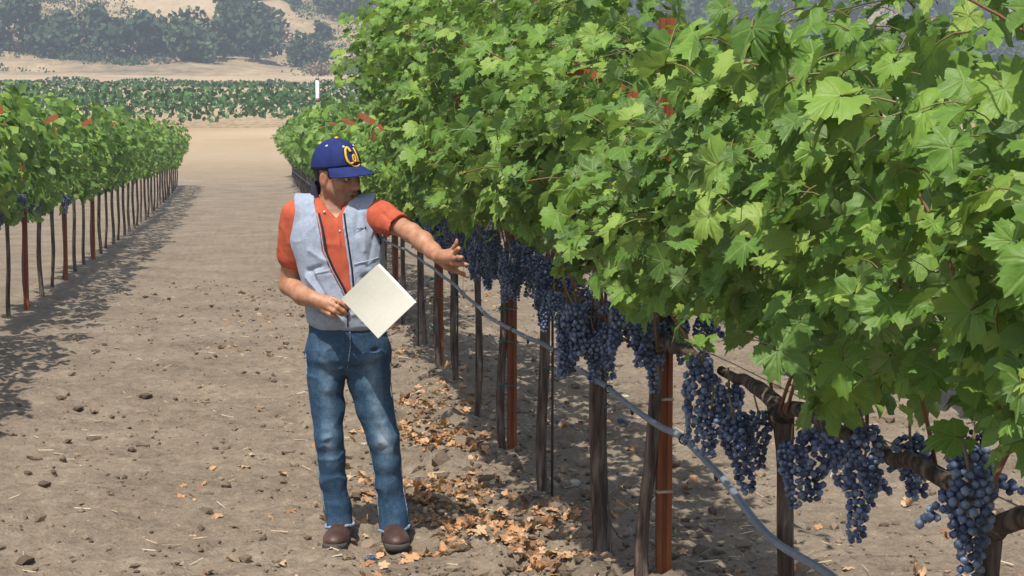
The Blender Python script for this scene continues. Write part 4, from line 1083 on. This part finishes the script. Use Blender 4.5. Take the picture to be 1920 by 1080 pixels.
def strip(path, nrm_out, w, th, name, mat, parent):
    """a flat band standing along a path: path (n,3), w vectors (n,3) give height"""
    path = np.array(path); W = np.array(w); n = len(path); No = np.array(nrm_out) * th
    V = np.concatenate([path, path + W, path + W + No, path + No]); F_ = []
    for i in range(n - 1):
        for k in range(4):
            k2 = (k + 1) % 4; F_.append((k * n + i, k * n + i + 1, k2 * n + i + 1, k2 * n + i)[::-1])
    F_ += [(0, n, 2 * n, 3 * n), (n - 1, 4 * n - 1, 3 * n - 1, 2 * n - 1)]
    return link(name, mesh(name, V, F_, mat), parent)
# shirt collar (open) : from one front point round the neck to the other
nc = M(627, 381, BD + .020)
a = np.radians(np.linspace(-62, 242, 26)); a0 = np.linspace(-62, 242, 26)
cz = -.030 * np.clip((-np.sin(a)) , 0, 1) * 1.1 + .012 * np.clip(np.sin(a), 0, 1)
path = np.stack([nc[0] + .070 * np.cos(a), nc[1] + .064 * np.sin(a), nc[2] + cz - .004], 1); outn = np.stack([np.cos(a), np.sin(a), 0 * a], 1)
strip(path, outn, np.stack([-.010 * np.cos(a), -.010 * np.sin(a), np.full(26, .040)], 1), .005, 'collar', MAT['orange'], polo)
lap = strip(path + outn * .006 + [0, 0, .034], outn, np.stack([.022 * np.cos(a), .024 * np.sin(a), np.full(26, -.042)], 1), .004, 'collar_fold', MAT['orange'], polo)
b = MB(); pts_ = [on_front(px, py, vest_L, -.014, .001) for px, py in ((632, 410), (635, 430), (638, 450), (640, 462))]; b.tube(pts_, .0022, 5); b.build('placket_edge', MAT['orange'], polo)
b = MB(); iv, if_ = ico(1); b.add(iv * [.0055, .003, .0055] + on_front(608, 397, vest_L, -.014, .006), if_); b.add(iv * [.005, .003, .005] + on_front(637, 433, vest_L, -.014, .002), if_); b.build('button', MAT['button'], polo)
# vest
vv = Vol((-.42, -.22, .78), (.36, .36, 1.62), .0048)
vv.loft(vest_L, .01); vv.cone(M(655, 381, BD + .012), M(697, 393, BD + .008), .040, .074, .03); vv.cone(M(602, 381, BD + .012), M(560, 393, BD + .008), .040, .074, .03)
zs_ = [M(640, y)[2] for y in (616, 552, 540, 505, 470, 430, 400, 380, 360)]
xl = [M(x, y)[0] for x, y in ((650, 616), (650, 552), (645, 540), (626, 505), (611, 470), (605, 430), (598, 400), (592, 380), (590, 360))]
xr = [M(x, y)[0] for x, y in ((652, 616), (653, 552), (663, 540), (660, 505), (655, 470), (649, 430), (645, 400), (655, 380), (660, 360))]
def vest_cut(x, y, z):
    L_ = np.interp(z.ravel(), zs_, xl)[None, None]; R2 = np.interp(z.ravel(), zs_, xr)[None, None]
    d = np.minimum(x - L_, R2 - x); d = np.where(z < zs_[1], -1, d)
    return np.where(y < BD - .01, d, -1.0)
vv.cut(vest_cut)
az = [M(640, y)[2] for y in (475, 458, 440, 415, 395, 372, 355)]; axr = [M(x, y)[0] for x, y in ((760, 475), (722, 458), (711, 440), (703, 415), (699, 395), (704, 372), (706, 355))]
axl = [M(x, y)[0] for x, y in ((500, 475), (535, 458), (546, 440), (552, 415), (556, 395), (553, 372), (553, 355))]
vv.cut(lambda x, y, z: np.maximum(x - np.interp(z.ravel(), az, axr)[None, None], np.interp(z.ravel(), az, axl)[None, None] - x))
vv.cone(M(628, 392, BD + .02), M(624, 340, BD + .012), .072, .080, 0, True)
V, F_ = vv.mesh(); V = relax(V, F_, 1)
VF = lambda q: on_front(q[0], q[1], vest_L)
V = folds(V, F_, [(VF(a_), VF(b_), w, am) for a_, b_, w, am in [((672, 390), (668, 440), .012, -.006), ((690, 385), (698, 440), .014, .006), ((680, 400), (684, 470), .012, .005), ((700, 440), (690, 500), .012, -.005), ((680, 520), (716, 500), .012, -.007), ((676, 535), (712, 520), .012, .006),
      ((578, 508), (600, 500), .012, -.010), ((576, 520), (604, 555), .012, .009), ((585, 512), (612, 560), .010, -.009), ((580, 470), (612, 490), .014, .006), ((590, 590), (640, 602), .016, .009), ((600, 580), (650, 585), .014, -.008), ((660, 590), (700, 585), .014, .007), ((590, 430), (600, 480), .014, -.004), ((605, 606), (690, 607), .008, -.006)]], .0020, 15, 12)
vest = link('vest', mesh('vest', V, F_, MAT['fleece']), man)
def on_vest_path(name, pxs, r, mat, out=.001, n=5):
    P = []
    for (x0, y0), (x1, y1) in zip(pxs[:-1], pxs[1:]):
        for t in np.linspace(0, 1, n, endpoint=False): P.append(VF((x0 + (x1 - x0) * t, y0 + (y1 - y0) * t)) + [0, -out, 0])
    P.append(VF(pxs[-1]) + [0, -out, 0]); b = MB(); b.tube(P, r, 6); return b.build(name, mat, vest)
on_vest_path('front_edge', [(598, 400), (605, 430), (611, 470), (626, 505), (645, 540), (651, 553)], .0046, MAT['navy'], .0)
on_vest_path('front_edge', [(645, 400), (649, 430), (655, 470), (660, 505), (663, 540), (654, 553)], .0046, MAT['navy'], .0)
on_vest_path('front_zip', [(652, 554), (652, 575), (652, 600), (652, 613)], .003, MAT['navy'], .003)
on_vest_path('edge_seam', [(594, 400), (601, 430), (607, 470), (622, 505), (641, 540), (647, 555)], .0013, MAT['fleece_edge'], .001)
on_vest_path('edge_seam', [(652, 430), (658, 470), (663, 505), (667, 540)], .0013, MAT['fleece_edge'], .001)
on_vest_path('pocket_seam', [(664, 495), (690, 489), (712, 482)], .0020, MAT['fleece_edge'], .004)
on_vest_path('pocket_seam', [(590, 512), (606, 509), (620, 504)], .0020, MAT['fleece_edge'], .004)
on_vest_path('chest_mark', [(669, 430), (672, 428.5), (674, 430), (677, 428), (680, 429), (682, 427.5)], .0018, MAT['navy'], .004, 3)
b = MB(); b.add(iv * [.0055, .003, .0055] + VF((685, 427.5)) + [0, -.004, 0], if_); b.build('chest_mark', MAT['navy'], vest)
# armhole edge, tall collar
P = []
for q, rev in ((1, 1), (-1, 0)):
    for y in (np.linspace(456, 374, 12) if q > 0 else np.linspace(374, 456, 12)):
        z = M(640, y)[2]; x = min(np.interp(z, az, axr), M(716, y)[0]); fy = front_y(vest_L, x - .004, z); cy_ = np.interp(z, sorted(r_[0] for r_ in vest_L), [r_[2] for r_ in sorted(vest_L)])
        P.append((x - .002, fy - .002 if q > 0 else 2 * cy_ - fy, z))
b = MB(); b.tube(P, .0052, 6); b.build('armhole_edge', MAT['navy'], vest)
a = np.radians(np.linspace(-40, 226, 34)); nc2 = M(630, 390, BD + .020)
rx = .112 + .006 * np.sin(a); path = np.stack([nc2[0] + rx * np.cos(a), nc2[1] + .088 * np.sin(a), nc2[2] - .002 + .012 * np.sin(a)], 1); outn = np.stack([np.cos(a), np.sin(a), 0 * a], 1)
hgt = np.interp(np.degrees(a), [-40, -15, 60, 150, 205, 226], [.060, .082, .098, .112, .105, .03])
strip(path, outn, np.stack([-.022 * np.cos(a), -.024 * np.sin(a), hgt], 1), .012, 'collar', MAT['navy'], vest)

# ---- cap
cap = link('cap', None, man); cap.empty_display_size = .05
CB = np.array([.112, .0905, .116]) * HSC; CC = HC + HSC * (-.010 * hf + .034 * hu); tilt = .13
def crown_pt(azm, el, gr=0.0, seam=True):
    c, s_ = math.cos(el), math.sin(el); dirv = np.array([math.cos(azm) * c, math.sin(azm) * c, s_])
    rr = 1.0
    if seam:
        da = abs(((azm + math.pi / 6) % (math.pi / 3)) - math.pi / 6) if False else abs(((azm + math.pi / 6 - math.pi / 6) % (math.pi / 3)) - 0)
        da = min(da, math.pi / 3 - da); rr -= .010 * math.exp(-(da * c / .035) ** 2) * (1 if el < 1.35 else .3)
        rr += .02 * max(0, math.cos(azm)) * max(0, math.sin(2 * el))          # stiff front panels
    return CC + (rr * (CB + gr)) @ (dirv[:, None] * np.array([hf, hs, hu]))
V = []; F_ = []; na, ne = 72, 18
for j in range(ne + 1):
    for i in range(na):
        azm = 2 * math.pi * i / na; e0 = -.03 + .16 * math.cos(azm)
        V.append(crown_pt(azm, e0 + (math.pi / 2 - .02 - e0) * j / ne))
for j in range(ne):
    for i in range(na): F_.append((j * na + i, j * na + (i + 1) % na, (j + 1) * na + (i + 1) % na, (j + 1) * na + i))
F_.append(tuple(range(ne * na, (ne + 1) * na)))
base = len(V)
for i in range(na): V.append(CC + .965 * (np.array(V[i]) - CC) + .004 * hu)
for i in range(na): F_.append((base + i, base + (i + 1) % na, (i + 1) % na, i))
crown = link('crown', mesh('crown', V, [q[::-1] for q in F_], MAT['cap']), cap)
V = []; m_, k_ = 33, 10
for th in (0, 1):
    for i in range(m_):
        azm = math.radians(-72 + 144 * i / (m_ - 1)); root = crown_pt(azm, -.03 + .16 * math.cos(azm), -.001, False)
        for j in range(k_):
            t = j / (k_ - 1); ext = .082 * math.cos(azm * 1.13) ** .75 if abs(azm * 1.13) < math.pi / 2 else 0
            sid = (root - CC) @ hs; latr = sid * (1 + .10 * t)
            p = root + hf * ext * t * HSC + hs * (latr - sid) - hu * (.20 * ext * t + 2.6 * (latr ** 2) * t * .9 + .008 * t * t) - hu * .0035 * th
            V.append(p)
F_ = []
for th in (0, 1):
    for i in range(m_ - 1):
        for j in range(k_ - 1):
            q = (th * m_ * k_ + i * k_ + j, th * m_ * k_ + (i + 1) * k_ + j, th * m_ * k_ + (i + 1) * k_ + j + 1, th * m_ * k_ + i * k_ + j + 1); F_.append(q if th else q[::-1])
o_ = m_ * k_
for i in range(m_ - 1): F_.append((i * k_ + k_ - 1, (i + 1) * k_ + k_ - 1, o_ + (i + 1) * k_ + k_ - 1, o_ + i * k_ + k_ - 1))
link('brim', mesh('brim', V, F_, MAT['cap']), cap)
b = MB(); b.add((iv * [.011, .011, .006]) @ np.array([hf, hs, hu]) + CC + hu * (CB[2] + .001), if_); b.build('top_button', MAT['gold'], cap)
for azd in (30, 90, 150, -30):
    b = MB(); p = crown_pt(math.radians(azd), .86); nn = (p - CC) / np.linalg.norm(p - CC); t1 = np.cross(nn, hu); t1 /= np.linalg.norm(t1); t2 = np.cross(nn, t1)
    aa = np.linspace(0, 2 * math.pi, 11); b.tube([p + nn * .001 + .0036 * (math.cos(q) * t1 + math.sin(q) * t2) for q in aa], .0022, 6, False); b.build('eyelet', MAT['eyelet'], cap)
# script emblem, worked in azimuth (deg, + towards his right) and elevation
STROKES = [[(13, 37), (16, 46), (22, 48), (28, 41), (30, 29), (27, 17), (20, 11), (12, 13)], [(3, 27), (6, 30), (10, 27), (10, 18), (6, 14), (3, 19), (3, 27)], [(2, 30), (1, 19), (-2, 14)],
           [(-7, 46), (-6, 30), (-7, 16), (-11, 14)], [(20, 11), (10, 5), (-2, 5), (-12, 8)]]
def spl(P, n=6):
    P = np.array(P, float); t = np.arange(len(P)); q = np.linspace(0, len(P) - 1, (len(P) - 1) * n + 1); return np.stack([crspline(t.astype(float), P[:, j], q) for j in (0, 1)], 1)
for nm, gr, wd, mt in (('emblem_outline', -.0030, .0072, 'capdark'), ('emblem', .0024, .0044, 'gold')):
    b = MB()
    for k, s_ in enumerate(STROKES): 
        wd2 = wd * (1.25 if k == 0 else .8)
        b.tube([crown_pt(math.radians(p[0]), math.radians(p[1] * .92 + 2), gr, True) for p in spl(s_)], wd2, 6)
    b.build(nm, MAT[mt], cap)

# ---- folder in his hand
c = [M(708, 498, BD - .22), M(779, 571, BD - .27), M(709, 635, BD - .30), M(641, 561, BD - .222)]
ctr = sum(c) / 4; ua = (c[1] - c[0] + c[2] - c[3]); la = np.linalg.norm(ua) / 2; ua /= np.linalg.norm(ua)
vb = (c[3] - c[0] + c[2] - c[1]); vb -= ua * (vb @ ua); lb = np.linalg.norm(vb) / 2; vb /= np.linalg.norm(vb)
nb_ = np.cross(ua, vb); nb_ *= -np.sign(nb_[1]) * -1 if nb_[1] > 0 else 1       # towards the camera (-y)
if nb_[1] > 0: nb_ = -nb_
Rz = Matrix.Rotation(-YAW, 4, 'Z')
fold_w = Matrix.Translation(Vector(O1)) @ Rz @ Matrix.Translation(Vector(ctr))
ft = thing('folder', 'cream card folder of papers held in his lowered hand', 'folder'); ft.matrix_world = fold_w
Mx = np.stack([ua, vb, nb_], 1)
def sheet(name, mat, z0, z1, du, dv, warp, ov=0.0):
    m = 9; V = []
    for zz in (z0, z1):
        for i in range(m):
            for j in range(m):
                u_, v_ = (i / (m - 1) - .5) * (la + du), (j / (m - 1) - .5) * (lb + dv) + ov
                V.append(Mx @ np.array([u_, v_, zz + warp * (u_ * u_ - v_ * v_ * .4)]))
    F_ = [(i * m + j, (i + 1) * m + j, (i + 1) * m + j + 1, i * m + j + 1) for i in range(m - 1) for j in range(m - 1)]
    G = [tuple(k + m * m for k in q) for q in F_]; F_ = [q[::-1] for q in F_] + G
    for i in range(m - 1):
        for e0, e1 in ((i, i + 1), ((m - 1) * m + i + 1, (m - 1) * m + i), ((i + 1) * m, i * m), (i * m + m - 1, (i + 1) * m + m - 1)): F_.append((e0, e1, e1 + m * m, e0 + m * m))
    return link(name, mesh(name, V, F_, mat, False), ft)
sheet('cover', MAT['folder'], .003, .0042, 0, 0, .9); sheet('papers', MAT['paper'], -.001, .0028, -.006, .0, .85, -.006); sheet('papers', MAT['paper'], -.003, -.0014, -.002, .002, .74, -.010); sheet('cover', MAT['folder'], -.0052, -.0040, .0, .006, .68, -.008)

# ================================================================== GROUND LITTER
DRYLEAF = leaf_material('dry_leaf', [(0, (.15, .060, .032)), (.25, (.32, .135, .060)), (.5, (.48, .23, .105)), (.75, (.58, .34, .18)), (1, (.50, .38, .25))], (.50, .27, .13), .10, .75, (.42, .20, .09))
DL = [leaf_mesh(600 + i, DRYLEAF, False, curl=r_) for i, r_ in enumerate((1.4, 1.9, 1.0, 2.4, 1.6, 1.2, 2.8, .8))]
r = np.random.default_rng(31)
def litter_pos(n, spread):
    out = []
    while len(out) < n:
        if r.random() < .86:
            y = 6.35 + (r.random() ** 1.25) * 12.5; x = ROWX - .40 + r.normal(0, .24)
        else:
            y = 6.3 + (r.random() ** 1.2) * 14; x = r.uniform(-.4, 3.4)
        if vnoise(np.array([x * 2.6]), np.array([y * 1.9]), seed=52)[0] < .0 + .3 * (r.random() - .5): continue
        if any((x - fx) ** 2 + (y - fy) ** 2 < .17 ** 2 for fx, fy in ((.36, 7.42), (.60, 7.40))): continue
        out.append((x, y))
    return out
def gmesh_z(x, y):
    c = .030 * fbm(x * 4.2, y * 4.2, o=5, seed=3) + .026 * (1 - np.abs(fbm(x * 9, y * 9, o=3, seed=9))) ** 2 - .008
    return ground_z(x, y) + (.60 + np.exp(-((x - ROWX + .15) / .75) ** 2)) * c
LP = np.array(litter_pos(300, 1)); LZ = gmesh_z(LP[:, 0], LP[:, 1])
for (x, y), z in zip(LP, LZ):
    o = link('fallen_leaf', DL[int(r.integers(len(DL)))], None, (x, y, z + .013)); k = r.uniform(.04, .092)
    o.rotation_euler = (r.normal(0, .45), r.normal(0, .45) + (math.pi if r.random() < .4 else 0), r.uniform(0, 6.28)); o.scale = (k, k, k)
    tag(o, 'dry curled orange-brown vine leaf lying on the soil', 'leaf', 'fallen leaves along the row')
# crumbs of leaf, straw, pebbles and clods
LQ = np.array(litter_pos(2500, 1)); n = len(LQ)
z = gmesh_z(LQ[:, 0], LQ[:, 1]) + .008
nr = np.stack([r.normal(0, .45, n), r.normal(0, .45, n), np.ones(n)], 1); nr /= np.linalg.norm(nr, axis=1)[:, None]
tp = r.normal(size=(n, 3)); tp -= nr * (tp * nr).sum(1)[:, None]; tp /= np.linalg.norm(tp, axis=1)[:, None]
o = join_leaves('leaf_litter', np.column_stack([LQ, z]), nr, tp, r.uniform(.016, .062, n), r, LOWS, DRYLEAF, None); tag(o, 'broken dry leaf crumbs strewn over the soil', None, kind='stuff')
n = 8500; x = r.uniform(-1.6, 4.2, n); y = 6.0 + r.random(n) ** 1.7 * 16; near_ = r.random(n) < .5; x[near_] = ROWX + r.normal(-.1, .4, near_.sum())
iv0, if0 = ico(1); s = r.uniform(.004, .012, n) * np.where(r.random(n) < .18, r.uniform(1.5, 3.4, n), 1); z = gmesh_z(x, y) + s * .25
jit = 1 + .28 * r.normal(size=(n, len(iv0), 1)) * .8
V = (iv0[None] * jit * (s[:, None, None]) * np.stack([r.uniform(.7, 1.4, n), r.uniform(.7, 1.4, n), r.uniform(.5, .9, n)], 1)[:, None] + np.stack([x, y, z], 1)[:, None]).reshape(-1, 3)
F_ = (if0[None] + (np.arange(n) * len(iv0))[:, None, None]).reshape(-1, 3)
MAT['clod'] = scrub_material('soil_clods', (.105, .076, .052), (.36, .28, .20)); MAT['clod'].node_tree.nodes['Principled BSDF'].inputs['Roughness'].default_value = .95
tag(link('soil_clods', mesh('soil_clods', V, F_, MAT['clod'], False, attrs={'rnd': np.repeat(r.random(n), len(iv0))})), 'crumbly soil clods and pebbles on the ground', None, kind='stuff')
# straw bits
n = 380; x = r.uniform(-1.4, 3.8, n); y = 6.2 + r.random(n) ** 1.6 * 14; z = gmesh_z(x, y) + .007; a = r.uniform(0, 6.28, n); L_ = r.uniform(.015, .05, n)
d = np.stack([np.cos(a) * L_, np.sin(a) * L_, r.normal(0, .006, n)], 1); w = np.stack([-np.sin(a), np.cos(a), 0 * a], 1) * r.uniform(.0015, .005, n)[:, None]; c = np.stack([x, y, z], 1)
up = np.array([0, 0, .003]); V = np.stack([c - d - w, c - d + w, c + d + w, c + d - w, c - d + up, c + d + up], 1).reshape(-1, 3)
F_ = [(k * 6 + a_, k * 6 + b_, k * 6 + c_) for k in range(n) for a_, b_, c_ in ((0, 4, 1), (0, 3, 5), (0, 5, 4), (1, 4, 5), (1, 5, 2), (3, 2, 5))]
MAT['straw'] = scrub_material('straw', (.36, .27, .16), (.62, .53, .38))
tag(link('straw', mesh('straw', V, np.array(F_), MAT['straw'], False, attrs={'rnd': np.repeat(r.random(n), 6)})), 'pale straw and bark bits scattered on the soil', None, kind='stuff')
# pale rock between his legs and a few stones
def stone(px, py, sx, sy, sz, mat, name, label, seed, group=None):
    p = on_z(px, py, 0.0); v, f = ico(3); rs = 1 + .22 * fbm(v[:, 0] * 1.3 + seed, v[:, 1] * 1.3, v[:, 2] * 1.3, o=3, seed=seed); v = np.sign(v) * np.abs(v) ** .8 * rs[:, None] * [sx, sy, sz]
    o = link(name, mesh(name, v, f, mat, False), None, (p[0], p[1], float(gmesh_z(p[:1], p[1:2])[0]) + sz * .45)); o.rotation_euler = (0, 0, seed * 1.3); tag(o, label, 'stone' if name == 'rock' else 'grapes', group)
MAT['palerock'] = simple('pale_rock', [(.3, (.34, .31, .23)), (.7, (.52, .48, .37))], 20, .9, .6, 60)
stone(682, 836, .045, .05, .028, MAT['palerock'], 'rock', 'pale flat rock lying between the man\'s legs', 3)
for i, (px, py) in enumerate(((722, 566), (838, 650), (1008, 765), (1078, 912), (1170, 742))):
    stone(px, py, .026, .03, .016, MAT['palerock'], 'rock', 'small pale stone lying on the tan soil', 11 + i, 'small pale stones')
# dropped bunches of grapes
for i, (px, py) in enumerate(((786, 921), (1060, 806), (700, 1057), (1158, 792), (880, 1037))):
    p = on_z(px, py, 0.0); o = link('grape_bunch', BUNCH[i % 6], None, (p[0], p[1], float(gmesh_z(p[:1], p[1:2])[0]) + .02)); o.rotation_euler = (math.pi / 2, 0, 1.3 * i); q = .42; o.scale = (q, q * .8, q)
    tag(o, 'small shrivelled dark grape cluster dropped on the soil', 'grapes', 'dropped grape clusters')

# ================================================================== HAZE
hz = MB(); hz.box((100, 440, 88), (1080, 1740, 196)); 
m = bpy.data.materials.new('haze'); m.use_nodes = True; nt = m.node_tree; nt.nodes.clear()
out = nt.nodes.new('ShaderNodeOutputMaterial'); pv = nt.nodes.new('ShaderNodeVolumePrincipled')
pv.inputs['Color'].default_value = (.72, .82, .95, 1); pv.inputs['Density'].default_value = HAZE; pv.inputs['Anisotropy'].default_value = 0.0
nt.links.new(pv.outputs[0], out.inputs['Volume'])
if HAZE > 0:
    o = hz.build('haze', m, None, False); o['kind'] = 'stuff'; o['label'] = 'thin blue summer haze over the valley'
